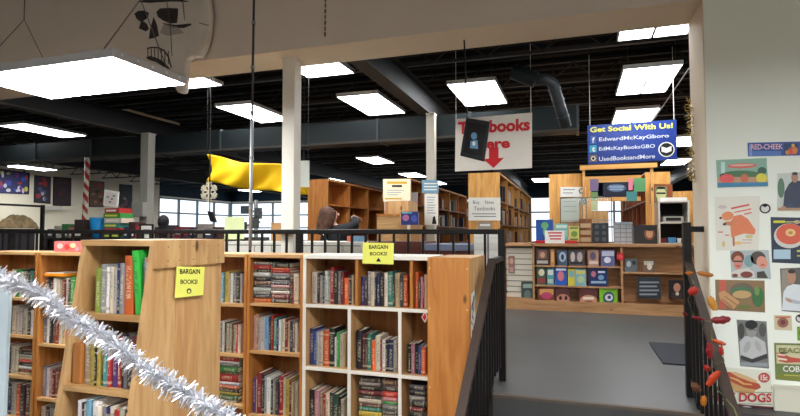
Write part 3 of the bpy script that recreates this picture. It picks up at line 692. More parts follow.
# ---- service counter
CY, CB, CT = 7.05, 7.5, 1.455; cl = -.87; cr_ = 2.3
r = empty('display_counter', (.6, 7.2, ZU), 'long pine service counter with open book shelves facing the floor', 'counter')
part_box('counter_top', COUNTERW, r, cl, cr_, CY-.03, CB, CT-.035, CT)
part_box('base_board', COUNTERW, r, cl, cr_, CY-.01, CB, ZU, ZU+.13)
part_box('back_panel', wood('counter_back', (186, 138, 96), (160, 114, 76), 0), r, cl, cr_, CY+.24, CY+.26, ZU+.13, CT-.036)
X = lambda px: at(px, 275, ('Y', CY)).x
Z = lambda px, py: at(px, py, ('Y', CY)).z
for px in (533.5, 622): part_box('upright', COUNTERW, r, X(px)-.012, X(px)+.012, CY, CY+.24, ZU+.131, CT-.036)
for s in (Z(575, 266), Z(575, 286)): part_box('shelf', COUNTERW, r, X(533.5)+.013, X(622)-.013, CY+.002, CY+.24, s-.018, s)
zr = Z(650, 272.5); part_box('shelf', COUNTERW, r, X(622)+.013, cr_, CY+.002, CY+.24, zr-.018, zr)
zb = ZU+.131
sl = MB(); k = 0; z = ZU+.15
while z < CT-.08: sl.box(cl, X(533.5)-.013, CY+.06, CY+.08, z, z+.062); z += .072
sl.build('slatwall_panel', mat('slatwall', (216, 208, 192), .6), r)
part_box('slat_groove', mat('groove', (120, 112, 100), .7), r, cl, X(533.5)-.013, CY+.082, CY+.09, zb, CT-.036)
part_box('slatwall_lip', COUNTERW, r, cl, X(533.5)-.013, CY-.005, CY+.06, zb, zb+.02)
# face-out books: (px0, py0, px1, py1, base colour, [ (kind, x0,y0,x1,y1,colour) ], label)
def faceout(px0, py0, px1, py1, rgb, deco, lab, Yp=CY+.03, th=.022, zbase=None, cat='book', name='book', title=None, group='face-out books at the service counter'):
    pl = ('Y', Yp); a = at(px0, py1, pl); b = at(px1, py0, pl); zb_ = a.z if zbase is None else zbase
    r = empty(name, ((a.x+b.x)/2, Yp, zb_), lab, cat, group)
    nm = 'cover' if cat == 'book' else 'board'
    MB().box(a.x, b.x, Yp, Yp+(.003 if th > .01 else th), zb_, b.z).build(nm, CARD, r, color=rgb)
    if th > .01:
        MB().box(a.x+.002, b.x-.002, Yp+.0035, Yp+th-.0035, zb_+.002, b.z-.003).build('pages', PAGES, r)
        MB().box(a.x, b.x, Yp+th-.003, Yp+th, zb_, b.z).build('back_cover', CARD, r, color=rgb)
    for k, (kd, x0, y0, x1, y1, c) in enumerate(deco):
        pts = rect(x0, y0, x1, y1) if kd == 'r' else oval((x0+x1)/2, (y0+y1)/2, (x1-x0)/2, (y1-y0)/2)
        art(pts, pl, k+.3, 'cover_picture', CARD, r, color=c)
    if title:
        t, x0, y0, x1, y1, c = title; lettering(t, x0, y0, x1, y1, pl, c, r, lift=.0016*(len(deco)+1.5))
    return r
z1_, z2_, z3_ = Z(575, 266)+.001, Z(575, 286)+.001, zb+.001
faceout(536, 248, 549, 265, (60, 46, 44), [('r', 538, 250, 547, 259, (128, 90, 78)), ('o', 540, 252, 545, 258, (206, 160, 130)), ('r', 537, 260.5, 548, 263.5, (190, 180, 170))], 'dark book with a portrait cover, leftmost on the counter\'s top shelf', zbase=z1_)
faceout(550.5, 249, 554.5, 265, (196, 132, 74), [('r', 551.3, 252, 553.8, 262, (222, 176, 120))], 'narrow tan book, second on the counter\'s top shelf', zbase=z1_)
faceout(557.5, 250, 567, 265, (70, 86, 110), [('o', 559, 252, 566, 262, (170, 190, 210)), ('o', 561, 254, 564, 260, (50, 60, 90))], 'blue grey book with round pale picture, top shelf of counter', zbase=z1_)
faceout(569, 250, 584, 265, (80, 74, 82), [('o', 570.5, 252, 575, 262, (200, 190, 186)), ('o', 577, 252, 582.5, 262, (196, 176, 168)), ('r', 570, 262, 583, 264, (30, 30, 36))], 'dark book with two pale faces, top shelf of counter', zbase=z1_)
faceout(588, 250, 598.5, 265, (180, 138, 120), [('o', 590, 252, 596, 260, (96, 80, 110)), ('r', 589, 261, 598, 264, (220, 200, 190))], 'pinkish tan book with dark figure, top shelf of counter', zbase=z1_)
faceout(601, 250, 614.5, 265, (96, 100, 150), [('r', 602, 251, 614, 256, (200, 200, 220)), ('o', 604, 257, 611, 263, (226, 226, 236))], 'lilac and white book, rightmost on the counter\'s top shelf', zbase=z1_)
faceout(537, 267.5, 545.5, 285, (60, 90, 70), [('o', 538.5, 269, 544.5, 276, (220, 210, 180)), ('r', 538, 278, 545, 283, (150, 60, 60))], 'green illustrated book, leftmost on the counter\'s middle shelf', zbase=z2_)
faceout(547, 268.5, 554, 285, (90, 160, 170), [('r', 548, 270, 553, 275, (230, 230, 220)), ('r', 548, 279, 553, 283, (180, 200, 190))], 'turquoise book, second on the counter\'s middle shelf', zbase=z2_)
faceout(555, 267.5, 566.5, 285, (36, 90, 190), [('o', 557.5, 271, 564, 281, (214, 120, 130)), ('r', 556, 268.5, 566, 270.5, (220, 220, 230))], 'bright blue book with a pink figure, middle shelf of counter', zbase=z2_)
faceout(568, 269, 574.5, 285, (216, 206, 70), [('r', 569, 271, 573.5, 277, (120, 170, 190))], 'narrow yellow book, middle shelf of counter', zbase=z2_)
faceout(575, 269, 586, 285, (130, 180, 190), [('r', 576, 270.5, 585, 274, (216, 206, 110)), ('o', 577, 276, 584, 283, (190, 200, 150))], 'pale blue book with yellow band, middle shelf of counter', zbase=z2_)
faceout(589, 268, 607.5, 285, (26, 44, 96), [('o', 591, 271, 596, 277, (190, 110, 130)), ('r', 598, 271, 605, 273, (210, 220, 236)), ('o', 598, 275, 604, 280, (120, 160, 200)), ('r', 591, 281, 606, 283.4, (150, 180, 210))], 'large navy book with pale marks, right end of counter\'s middle shelf', zbase=z2_)
faceout(538.5, 288, 554, 306, (140, 66, 50), [('r', 539.5, 289, 553.5, 295, (216, 160, 90)), ('o', 541, 292, 552, 299, (190, 70, 110)), ('o', 543, 300, 550, 304.5, (220, 190, 160))], 'red and gold picture book, leftmost on the counter\'s bottom shelf', zbase=z3_)
faceout(555.5, 288, 570.5, 305, (92, 48, 44), [('o', 556.5, 294, 569.5, 304, (196, 130, 110)), ('o', 559, 296, 562, 300, (40, 26, 26)), ('o', 564.5, 296, 567.5, 300, (40, 26, 26))], 'brown book with a wide smiling face, bottom shelf of counter', zbase=z3_)
faceout(579, 289, 597.5, 306, (104, 50, 46), [('o', 580, 295, 597, 305, (206, 150, 120)), ('r', 583, 297, 594, 299.5, (236, 220, 200)), ('o', 584, 300.5, 593, 304, (120, 50, 46))], 'maroon book with cream lettering blob, bottom shelf of counter', zbase=z3_)
faceout(599.5, 289, 617.5, 307, (132, 196, 40), [('o', 603, 291.5, 614.5, 304, (60, 90, 110)), ('o', 605, 294, 613, 301, (226, 226, 230)), ('o', 607.5, 295.5, 611, 299, (40, 60, 120))], 'lime green book with a round eye picture, bottom shelf of counter', zbase=z3_)
zr += .001
faceout(625, 259, 637, 271, (96, 104, 110), [('o', 626.5, 261, 631, 267, (190, 196, 196)), ('o', 632, 260.5, 636, 265, (40, 44, 50))], 'small grey picture card, left on the counter\'s right shelf', zbase=zr)
faceout(643, 260, 654.5, 271, (120, 96, 80), [('r', 644, 261, 653.5, 265, (196, 190, 170)), ('o', 647, 263, 652, 270, (226, 210, 190))], 'small brown picture card, right on the counter\'s right shelf', zbase=zr)
q = faceout(638, 277.5, 660.5, 299, (44, 50, 58), [('r', 639.5, 281.5+4.0*i, 659-2*(i % 2), 283.2+4.0*i, (150, 156, 160)) for i in range(4)], 'dark slate plaque covered with pale lines of writing on the counter front', th=.008, cat='sign', name='plaque', zbase=Z(650, 299))
faceout(669, 280.5, 684, 299, (24, 18, 18), [('o', 673.5, 283, 680.5, 292, (188, 130, 104)), ('r', 671.5, 292.5, 682.5, 298, (60, 44, 44)), ('o', 675.5, 292, 679, 295.5, (216, 200, 190))], 'black book with a man\'s face, beside the black stair post', zbase=Z(675, 299))
faceout(521.5, 282, 533, 303, (56, 70, 66), [('r', 523, 284, 532, 288, (150, 166, 156)), ('o', 524, 290, 531, 299, (96, 116, 110))], 'dark green grey book leaning on the white slatted panel', zbase=zb+.021, Yp=CY+.02)
q = faceout(508.5, 256, 514.5, 273, (150, 110, 96), [('o', 509.5, 258, 513.5, 264, (206, 160, 140)), ('r', 509.5, 267, 513.5, 272, (190, 150, 140))], 'small pinkish card hanging on the white slatted panel', Yp=CY+.045, th=.006, cat='card', name='hanging_card', group='small cards on the slatted panel')
faceout(527, 256.5, 529, 261, (40, 40, 40), [], 'tiny black clip on the white slatted panel', Yp=CY+.045, th=.006, cat='clip', name='clip', group=None) if 0 else None
# red heart/round sticker on the upright
art(oval(620.5, 256.5, 4, 4), ('Y', CY-.04), 0, 'x', REDINK, tag(bpy.data.objects.new('round_sticker', None), 'round red sticker on the counter front between the shelf bays', 'sticker')) if 0 else None
r = empty('round_sticker', at(620.5, 260, ('Y', CY-.012)), 'round red sticker on the counter upright between the shelf bays', 'sticker')
art(oval(620.5, 256.5, 4, 4), ('Y', CY-.002), 0, 'disc', REDINK, r); art(oval(620.5, 256.5, 2.2, 2), ('Y', CY-.002), 1.2, 'printed_centre', mat('soft_red', (226, 90, 90), .6), r)

# ---- on the counter top
TZ = CT+.001
r = box_thing('red_tray', 'long red tray at the left end of the counter top', 'tray', mat('red_plastic', (196, 34, 36), .35), at(535.5, 242, ('Y', 7.1)).x, at(577, 242, ('Y', 7.1)).x, 7.04, 7.22, TZ, TZ+.035, bevel=.004)
YT = 7.13
faceout(536, 219.5, 553, 239, (30, 84, 170), [('o', 541, 222, 548.5, 229, (110, 180, 120)), ('o', 543, 228, 547, 236, (120, 186, 150))], 'blue map leaflet with a green shape, standing in the red tray', Yp=YT, zbase=TZ+.036, cat='leaflet', name='leaflet', group='leaflets on the counter', th=.006)
faceout(554.5, 223.5, 568, 240, (120, 186, 178), [('r', 556, 225, 567, 228, (200, 224, 210)), ('r', 563, 230, 567.5, 237, (150, 206, 190))], 'pale teal leaflet standing in the red tray', Yp=YT, zbase=TZ+.036, cat='leaflet', name='leaflet', group='leaflets on the counter', th=.006)
faceout(569, 226, 579, 241, (206, 206, 110), [('r', 570, 227, 578, 229, (120, 130, 80)), ('o', 571, 231, 577.5, 237, (110, 150, 70)), ('r', 570, 238.5, 578, 240, (90, 110, 60))], 'yellow green leaflet at the right end of the red tray', Yp=YT, zbase=TZ+.036, cat='leaflet', name='leaflet', group='leaflets on the counter', th=.006)
q = faceout(545, 230.5, 564.5, 241, (238, 234, 230), [], 'small white notice with red writing in front of the leaflets', Yp=7.035, zbase=TZ, cat='sign', name='notice', group=None, th=.006)
for i in range(3): art(rect(548+i, 232.2+3*i, 562-i*.5, 233.6+3*i), ('Y', 7.035), 0, 'red_writing', REDINK, q)
r = box_thing('wooden_rack', 'brown wooden leaflet rack between the tray and the dark spinner', 'rack', BROWN, at(579.5, 240, ('Y', 7.3)).x, at(592, 240, ('Y', 7.3)).x, 7.25, 7.4, TZ, at(585, 219, ('Y', 7.3)).z)
for i in range(3): MB().box(at(580.5, 240, ('Y', 7.24)).x, at(591, 240, ('Y', 7.24)).x, 7.235, 7.25, TZ+.02+.09*i, TZ+.075+.09*i).build('leaflet_pocket', mat('tan_card', (190, 164, 130), .7), r)
# dark grey spinner
r = empty('card_spinner', at(600, 243, ('Y', 7.25)), 'dark grey card rack with round openings on the counter top', 'rack')
a = at(592.5, 242, ('Y', 7.2)); b = at(608.5, 222.5, ('Y', 7.2)); DG = mat('dark_slate_plastic', (50, 54, 60), .4)
MB().box(a.x, b.x, 7.2, 7.32, TZ, b.z).build('body', DG, r, bevel=.012)
for i in range(2):
    for j in range(3):
        cx = a.x+(b.x-a.x)*(.28+.44*i); cz = TZ+(b.z-TZ)*(.2+.3*j)
        MB().tube([(cx, 7.1995, cz), (cx, 7.19, cz)], .026, 14).build('pocket', mat('slate_light', (84, 90, 98), .5), r)
# white grid rack
r = empty('brochure_rack', at(623, 243, ('Y', 7.2)), 'white wire calendar rack in the middle of the counter top', 'rack')
a = at(614.5, 242, ('Y', 7.2)); b = at(632.5, 222, ('Y', 7.2)); WR = mat('white_rack', (206, 208, 212), .5)
MB().box(a.x, b.x, 7.24, 7.26, TZ, b.z).build('back_board', WR, r)
part_box('header', mat('grey_header', (150, 156, 164), .5), r, a.x, b.x, 7.2, 7.239, b.z-.03, b.z)
for j in range(4): part_box('shelf_lip', mat('grey_wire2', (150, 154, 160), .5), r, a.x, b.x, 7.19, 7.2, TZ+.02+.055*j, TZ+.03+.055*j)
for j in range(4): part_box('side_wire', MATS['grey_wire2'], r, a.x+(b.x-a.x-.008)*j/3, a.x+(b.x-a.x-.008)*j/3+.006, 7.203, 7.237, TZ, b.z-.031)
# black framed portrait book + dark box
faceout(634, 225, 657, 242, (34, 30, 32), [('o', 644, 227, 655, 240, (120, 70, 50)), ('o', 646, 229, 653, 238, (200, 150, 110)), ('o', 645, 226.5, 654.5, 231, (30, 22, 22))], 'black book with a dark haired face on the counter top', Yp=7.15, zbase=TZ, th=.05)
# right-hand white shelf unit behind the counter
r = empty('shelf_unit', (1.5, 7.55, ZU), 'white shelf unit behind the right end of the counter holding electronics', 'shelf')
xa = at(658.5, 220, ('Y', 7.53)).x; xb = at(690, 220, ('Y', 7.53)).x; za = at(660, 201, ('Y', 7.53)).z
WHG = mat('offwhite_laminate', (206, 200, 188), .5)
part_box('side_panel', WHG, r, xa, xa+.02, 7.53, 7.93, ZU, za); part_box('side_panel', WHG, r, xb-.02, xb, 7.53, 7.93, ZU, za)
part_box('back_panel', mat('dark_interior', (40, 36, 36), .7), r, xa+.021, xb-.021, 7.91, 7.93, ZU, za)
for py in (201, 222, 243): z = at(665, py, ('Y', 7.53)).z; part_box('shelf', WHG, r, xa+.021, xb-.021, 7.53, 7.909, z-.018, z)
z = at(665, 222, ('Y', 7.53)).z+.001
r = box_thing('game_console', 'black and silver boxed device on the white shelf unit', 'device', mat('silver_grey', (180, 176, 166), .4), xa+.06, xb-.07, 7.55, 7.78, z, z+.07, [('front_grille', mat('dark_grille', (34, 30, 28), .5), (xa+.09, xb-.1, 7.542, 7.549, z+.015, z+.055)), ('lid', BLACKM, (xa+.07, xb-.08, 7.58, 7.77, z+.0705, z+.09))])
z = at(665, 243, ('Y', 7.53)).z+.001
box_thing('small_box', 'light blue box low on the white shelf unit', 'box', mat('sky_blue', (80, 140, 190), .5), xa+.11, xa+.2, 7.55, 7.64, z, z+.07)
box_thing('small_box', 'dark red box low on the white shelf unit', 'box', mat('dark_red_card', (110, 40, 44), .5), xa+.03, xa+.09, 7.55, 7.64, z, z+.06)
box_thing('paper_stack', 'stack of white papers on top of the white shelf unit', 'papers', PAPER, xa+.03, xb-.02, 7.56, 7.81, za+.001, za+.045)
box_thing('round_cup', 'small white cup low on the white shelf unit', 'cup', PAPER, xa+.22, xa+.26, 7.71, 7.75, z, z+.05) if 0 else None
tag(MB().lathe((xa+.245, 7.6, z), [(.02, 0), (.026, .06), (.022, .06), (.018, .005)], 14).build('paper_cup', PAPER), 'small white cup low on the white shelf unit', 'cup')
# signs hung in the arch
def board(name, lab, cat, pl, pts, m, th=.004, color=None):
    r = empty(name, at(sum(p[0] for p in pts)/len(pts), max(p[1] for p in pts), pl), lab, cat)
    n = Vector((0, -1, 0)) if pl[0] == 'Y' else Vector((1, 0, 0))
    MB().prism([at(x, y, pl) for x, y in pts], n*-th).build('board', m, r, color=color); return r
AP = ('Y', 7.5)
r = board('paper_notice', 'white notice with a small round logo on the left arch bookcase', 'sign', ('Y', 7.6), rect(560.5, 187, 586, 197), PAPER)
art(oval(581.5, 191, 2.8, 2.6), ('Y', 7.6), 0, 'logo_ring', INK, r); art(oval(581.5, 191, 1.9, 1.7), ('Y', 7.6), 1.2, 'logo_centre', PAPER, r)
art(rect(563, 189, 575, 190), ('Y', 7.6), 0, 'printed_line', MATS['grey_wire2'], r); art(rect(563, 192.5, 573, 193.3), ('Y', 7.6), 0, 'printed_line', MATS['grey_wire2'], r)
r = board('paper_notice', 'large pale grey green sheet hanging below the round-logo notice', 'sign', ('Y', 7.59), rect(561, 198, 579, 222), mat('pale_green_grey', (178, 186, 176), .6))
for k in range(3): art(rect(563, 201+5*k, 577, 202+5*k), ('Y', 7.59), 0, 'printed_line', mat('faint_line', (150, 160, 150), .7), r)
for (x0, y0, x1, y1, c, lb) in ((590, 179, 598.5, 191, (126, 108, 146), 'purple square card hanging at the left of the counter arch'), (590.5, 192, 598, 200.5, (116, 150, 90), 'green square card hanging under the purple one'),
                               (591, 201, 598, 210.5, (190, 196, 130), 'pale yellow green card hanging under the green one'), (579.5, 197.5, 587, 204.5, (106, 112, 96), 'small grey olive card left of the hanging green cards'),
                               (628.5, 178.5, 633, 190, (230, 130, 150), 'narrow pink card hanging at the right of the arch'), (634, 178, 645.5, 191.5, (96, 160, 104), 'large green card hanging at the right of the arch'),
                               (626.5, 191.5, 637, 201, (60, 132, 130), 'teal card hanging below the pink card')):
    board('hanging_card', lb, 'card', AP, rect(x0, y0, x1, y1), CARD, color=c)['group'] = 'coloured cards hanging in the counter arch'
r = board('shop_sign', 'dark oval sign with pale blue lettering seen through the arch', 'sign', ('Y', 9.6), rect(603, 180, 629, 197), mat('night_blue', (22, 26, 44), .5)); art(oval(616.5, 188, 9.5, 4), ('Y', 9.6), 0, 'blue_oval', mat('dusty_blue', (70, 90, 116), .5), r)
for k in range(3): art(rect(609+.5*k, 185.8+1.7*k, 624-.5*k, 186.5+1.7*k), ('Y', 9.6), 1.3, 'pale_writing', mat('pale_blue', (150, 170, 190), .6), r)
r = board('framed_picture', 'orange wooden framed green face picture on the right arch bookcase', 'picture', ('Y', 7.92), rect(650, 184, 672.5, 204), BROWN, th=.02)
art(rect(651.5, 185.5, 671, 202.5), ('Y', 7.92), 0, 'mount', mat('rust_wood', (150, 70, 40), .6), r); art(rect(655, 186.5, 667, 201), ('Y', 7.92), 1.2, 'green_ground', mat('sage', (120, 140, 96), .6), r)
art(oval(661, 194, 5, 6.4), ('Y', 7.92), 2.4, 'pale_face', mat('pale_lime', (206, 206, 150), .6), r); art(rect(656.5, 192.4, 665.5, 194), ('Y', 7.92), 3.6, 'dark_stroke', INK, r); art(oval(661, 188, 4.6, 1.2), ('Y', 7.92), 3.6, 'dark_brow', INK, r)
# glass display on the counter behind the cards
r = empty('glass_case', (.35, 7.4, CT), 'clear glass display case standing on the counter under the arch', 'display case')
ga = at(560, 205, ('Y', 7.42)).x; gb = at(612, 205, ('Y', 7.42)).x; gt = at(590, 198, ('Y', 7.42)).z
FR = mat('case_frame', (96, 92, 84), .8)
f = MB()
for x in (ga, (ga+gb)/2, gb-.01): f.box(x, x+.01, 7.42, 7.43, TZ, gt)
f.box(ga, gb, 7.419, 7.431, gt, gt+.01).box(ga, gb, 7.419, 7.431, TZ, TZ+.01); f.build('frame', FR, r)
MB().box(ga+.01, gb-.01, 7.424, 7.426, TZ+.01, gt).build('pane', GLASS, r)
part_box('glass_shelf', mat('shelf_glass_edge', (150, 164, 156), .7), r, ga+.01, gb-.01, 7.427, 7.54, (TZ+gt)/2, (TZ+gt)/2+.008)
r = box_thing('paper_stack', 'fanned pile of cream papers under the glass case shelf', 'papers', mat('cream_paper', (214, 196, 160), .8), ga+.03, ga+.24, 7.45, 7.49, TZ, TZ+.09)

# ---- things along the guard railing, left to right of the white column
WHC = mat('white_laminate', (206, 202, 192), .55)
cta = empty('checkout_desk', (-3, 4.3, ZU), 'long white desk front behind the guard railing', 'desk')
x0 = at(222, 240, ('Y', 4.1)).x; x1 = at(362, 240, ('Y', 4.1)).x
n = 8
for k in range(n): part_box('front_panel', WHC, cta, x0+(x1-x0)*k/n+.004, x0+(x1-x0)*(k+1)/n-.004, 4.1, 4.12, ZU, 1.48)
part_box('desk_top', WHC, cta, x0, x1, 4.09, 4.65, 1.487, 1.515); part_box('side_panel', WHC, cta, x1-.02, x1, 4.121, 4.65, ZU, 1.486); part_box('side_panel', WHC, cta, x0, x0+.02, 4.121, 4.65, ZU, 1.486)
part_box('recess', mat('dark_gap', (60, 56, 54), .8), cta, x0+.021, x1-.021, 4.13, 4.14, ZU, 1.486)
MAH = mat('mahogany', (92, 48, 40), .45, noise=.15, nscale=5)
x2 = x1+.012; x3 = at(421, 240, ('Y', 4.2)).x; x4 = at(470, 240, ('Y', 4.2)).x
r = box_thing('cabinet', 'dark reddish brown cabinet behind the railing right of the white desk', 'cabinet', MAH, x2, x3, 4.2, 4.7, ZU, 1.52, [('door', mat('mahogany_door', (84, 42, 36), .4), (x2+.02+(x3-x2)*k/4, x2-.005+(x3-x2)*(k+1)/4, 4.19, 4.199, ZU+.05, 1.49)) for k in range(4)])
r = box_thing('cabinet', 'brown cabinet with a blue grey top behind the railing', 'cabinet', MAH, x3+.01, x4, 4.2, 4.7, ZU, 1.45, [('worktop', mat('blue_grey_top', (108, 118, 140), .5), (x3+.01, x4, 4.18, 4.7, 1.451, 1.50))])
# white gridded stand at the stair corner
r = empty('display_stand', at(488, 255, ('Y', 4.0)), 'white perforated display stand behind the railing corner by the steps', 'display stand')
for (a, b) in ((474, 487), (489, 503)):
    xa_, xb_ = at(a, 240, ('Y', 4.0)).x, at(b, 240, ('Y', 4.0)).x
    part_box('panel', PAPER, r, xa_, xb_, 4.0, 4.02, ZU, at(488, 229.5, ('Y', 4.0)).z)
    g = MB(); z = .7
    while z < 1.6: g.box(xa_+.004, xb_-.004, 3.997, 4.0, z, z+.005); z += .045
    g.build('grid_lines', mat('pale_grid', (214, 214, 216), .6), r)
part_box('spine', mat('grid_spine', (120, 120, 124), .5), r, at(487, 240, ('Y', 4.0)).x, at(489, 240, ('Y', 4.0)).x, 4.0, 4.02, ZU, 1.6)
# wooden boxes & notice on the case left of the column
P7 = ('Y', 7.79)
r = board('cardboard_notice', 'cream notice with yellow headline on the bookcase end left of the pale column', 'sign', P7, rect(383, 179, 410.5, 201.5), mat('cream_board', (226, 216, 186), .7))
art(rect(387, 181.5, 407, 183.8), P7, 0, 'headline', mat('mustard', (206, 160, 40), .6), r); art(rect(392, 185, 402, 187), P7, 0, 'headline', INK, r)
for k in range(3): art(rect(387, 190+2.2*k, 404-3*k, 190.7+2.2*k), P7, 0, 'printed_line', MATS['grey_wire2'], r)
art(rect(385, 198, 402, 199.4), P7, 0, 'footer', MATS['mustard'], r)
xa = at(377, 220, ('Y', 5.4)).x; xb = at(400, 220, ('Y', 5.4)).x; zt = at(388, 214, ('Y', 5.4)).z
box_thing('wooden_crate', 'light wooden box below the cream notice, behind the railing', 'box', PINE_H, xa, xb, 5.4, 5.8, ZU, zt, [('edge_strip', PINE_O, (xa, xb, 5.392, 5.399, zt-.03, zt))])
xa = at(388, 220, ('Y', 5.9)).x; xb = at(408, 220, ('Y', 5.9)).x
box_thing('wooden_crate', 'second light wooden box just above and behind the first', 'box', PINE, xa, xb, 5.9, 6.3, ZU, at(388, 201, ('Y', 5.9)).z)
faceout(401, 211.5, 418.5, 224.5, (32, 52, 130), [('o', 402.5, 214.5, 409, 221, (196, 120, 170)), ('o', 411, 215, 417, 222, (70, 90, 190)), ('r', 402, 212, 412, 213.6, (120, 190, 220))], 'dark blue picture book behind the railing, right of the wooden box', Yp=4.6, zbase=at(410, 225, ('Y', 4.6)).z+.001, group=None)
box_thing('carton', 'small tan carton under the dark blue picture book, behind the railing', 'box', mat('carton', (176, 134, 90), .8), at(400, 230, ('Y', 4.6)).x, at(420, 230, ('Y', 4.6)).x, 4.58, 4.68, 1.521, at(410, 225, ('Y', 4.6)).z, [('tape', PAPER, (at(408, 230, ('Y', 4.6)).x, at(411, 230, ('Y', 4.6)).x, 4.577, 4.5795, 1.521, at(410, 225, ('Y', 4.6)).z))])
P6 = ('Y', 6.43)
r = board('column_notice', 'blue topped notice on the pale column', 'sign', P6, rect(422, 180, 438.5, 193), mat('pale_steel_blue', (120, 164, 190), .6))
for k in range(3): art(rect(424, 183+3*k, 437, 184.2+3*k), P6, 0, 'white_writing', PAPER, r)
r = board('long_notice', 'tall white sheet hanging on the pale column under the blue notice', 'sign', P6, rect(424.5, 193.8, 438, 225), PAPER)
for k in range(7): art(rect(427, 197+2.6*k, 435.5-(k % 3), 197.7+2.6*k), P6, 0, 'printed_line', MATS['grey_wire2'], r)
art([(432, 224), (433, 217), (435, 216), (436.5, 224)], P6, 0, 'dark_picture', INK, r)
# handwritten notice on textbook case
P74 = ('Y', 7.39)
r = board('handwritten_notice', 'white handwritten notice on the bookcase end under the textbooks banner', 'sign', P74, rect(468.5, 197.5, 500.5, 220.5), PAPER)
hand = ['Text Buy', 'Textbooks']
lettering('Buy    New', 473, 200.5, 494, 205, P74, mat('marker', (96, 100, 110), .6), r, lift=.002); lettering('Textbooks', 474, 206.5, 495, 210.5, P74, MATS['marker'], r, lift=.002)
for k in range(2): art(rect(472+2*k, 213.5+2.6*k, 496, 214.2+2.6*k), P74, 0, 'pen_line', MATS['marker'], r)
r = board('small_card', 'small grey lined card just under the handwritten notice', 'card', P74, rect(478, 222, 492, 229), mat('grey_card', (150, 146, 140), .6)); art(rect(480, 224, 490, 226), P74, 0, 'white_strip', PAPER, r)

# ---- banners
PB = ('Y', 6.25)
r = empty('hanging_banner', at(494, 170, PB), 'white hanging banner with red textbooks lettering and a red down arrow', 'banner')
MB().prism([at(455.5, 119, PB), at(532, 112.5, PB), at(532, 168, PB), at(455, 171.5, PB)], (0, .004, 0)).build('cloth', mat('banner_white', (224, 216, 206), .6, noise=.03, nscale=4), r)
lettering('Textbooks', 458, 122, 530, 134.5, PB, REDINK, r, lift=.004, slope=-4, bold=.04)
lettering('Here', 474, 139, 510, 149.5, PB, REDINK, r, lift=.004, slope=-1.5, bold=.04)
art([(489, 148), (498.5, 147.5), (498.5, 158), (504, 157.8), (493.5, 168), (483, 159), (489, 158.6)], PB, 1, 'arrow', REDINK, r)
MB().tube([at(456, 119, PB), Vector((at(456, 119, PB).x, 6.25, 3.80))], .003, 5).tube([at(531, 112.5, PB), Vector((at(531, 112.5, PB).x, 6.25, 3.80))], .003, 5).build('string', PAPER, r)
PS = ('Y', 6.9)
r = empty('hanging_banner', at(632, 164, PS), 'blue vinyl banner with yellow headline and white social media names', 'banner')
MB().prism([at(587.5, 125.5, PS), at(676.5, 119.5, PS), at(677, 159.5, PS), at(588, 164.5, PS)], (0, .004, 0)).build('cloth', mat('banner_blue', (30, 58, 142), .35, noise=.06, nscale=3), r)
YL = mat('yellow_print', (222, 222, 90), .5); WL_ = mat('white_print', (206, 214, 230), .5)
lettering('Get Social With Us!', 590, 127.2, 673, 132.5, PS, YL, r, slope=-4.5, bold=.03)
lettering('EdwardMcKayGboro', 599, 137.5, 669, 142.5, PS, WL_, r, slope=-4, bold=.015)
lettering('EdMcKayBooksGBO', 599, 147, 655, 151.8, PS, WL_, r, slope=-3, bold=.015)
lettering('UsedBooksandMore', 599, 157, 655, 161.2, PS, WL_, r, slope=-3, bold=.015)
art(rect(590, 136, 596, 144, -.3), PS, .5, 'social_icon', mat('icon_blue', (60, 96, 170), .5), r); lettering('f', 592, 137.5, 594.5, 143, PS, PAPER, r, lift=.005, bold=.03)
art(rect(589.5, 145.5, 596.5, 152.5, -.3), PS, .5, 'social_icon', mat('icon_cyan', (60, 170, 190), .5), r); lettering('t', 592, 146.8, 595, 151.6, PS, PAPER, r, lift=.005, bold=.04)
art(rect(589.5, 155, 597, 162, -.3), PS, .5, 'social_icon', mat('icon_brown', (110, 96, 84), .5), r); art(oval(593.3, 158.5, 2.2, 2.2), PS, 1.8, 'icon_ring', PAPER, r); art(oval(593.3, 158.5, 1.5, 1.5), PS, 3, 'icon_lens', INK, r)
art(oval(666.5, 149.5, 8.2, 7.6, 24), PS, .5, 'logo_ring', PAPER, r); art(oval(666.5, 149.5, 7, 6.5, 24), PS, 1.7, 'logo_disc', INK, r)
art([(661.5, 146.5), (666.5, 148), (671.5, 146), (671.5, 151), (666.5, 153), (661.5, 151.6)], PS, 2.9, 'open_book_mark', PAPER, r)
MB().tube([at(590, 125.5, PS), Vector((at(590, 125.5, PS).x, 6.9, 3.80))], .003, 5).tube([at(674, 119.7, PS), Vector((at(674, 119.7, PS).x, 6.9, 3.80))], .003, 5).build('string', PAPER, r)
# yellow sagging banner
bm = bmesh.new(); NU, NV = 40, 12; gv = []
A = at(207, 154, ('Y', 5.5)); B = at(308, 163, ('Y', 5.2)); D = at(209, 182, ('Y', 5.5)); E_ = at(308, 194, ('Y', 5.2))
for i in range(NU+1):
    u = i/NU; row = []
    for j in range(NV+1):
        v = j/NV; p = (A*(1-u)+B*u)*(1-v)+(D*(1-u)+E_*u)*v
        sag = -.06*math.sin(math.pi*u)*(1-v*.6); p = p+Vector((0, .05*math.sin(9*u+3.5*v)+.03*math.sin(23*u+5*v*v), sag+.01*math.sin(12*u)))
        row.append(bm.verts.new(p))
    gv.append(row)
for i in range(NU):
    for j in range(NV): bm.faces.new((gv[i][j], gv[i+1][j], gv[i+1][j+1], gv[i][j+1]))
mb_ = MB(); mb_.bm.free(); mb_.bm = bm
r = empty('hanging_banner', D, 'sagging plain yellow cloth banner left of the white column', 'banner')
o = mb_.build('cloth', mat('yellow_cloth', (238, 190, 20), .55), r, smooth=True); md = o.modifiers.new('solid', 'SOLIDIFY'); md.thickness = .004
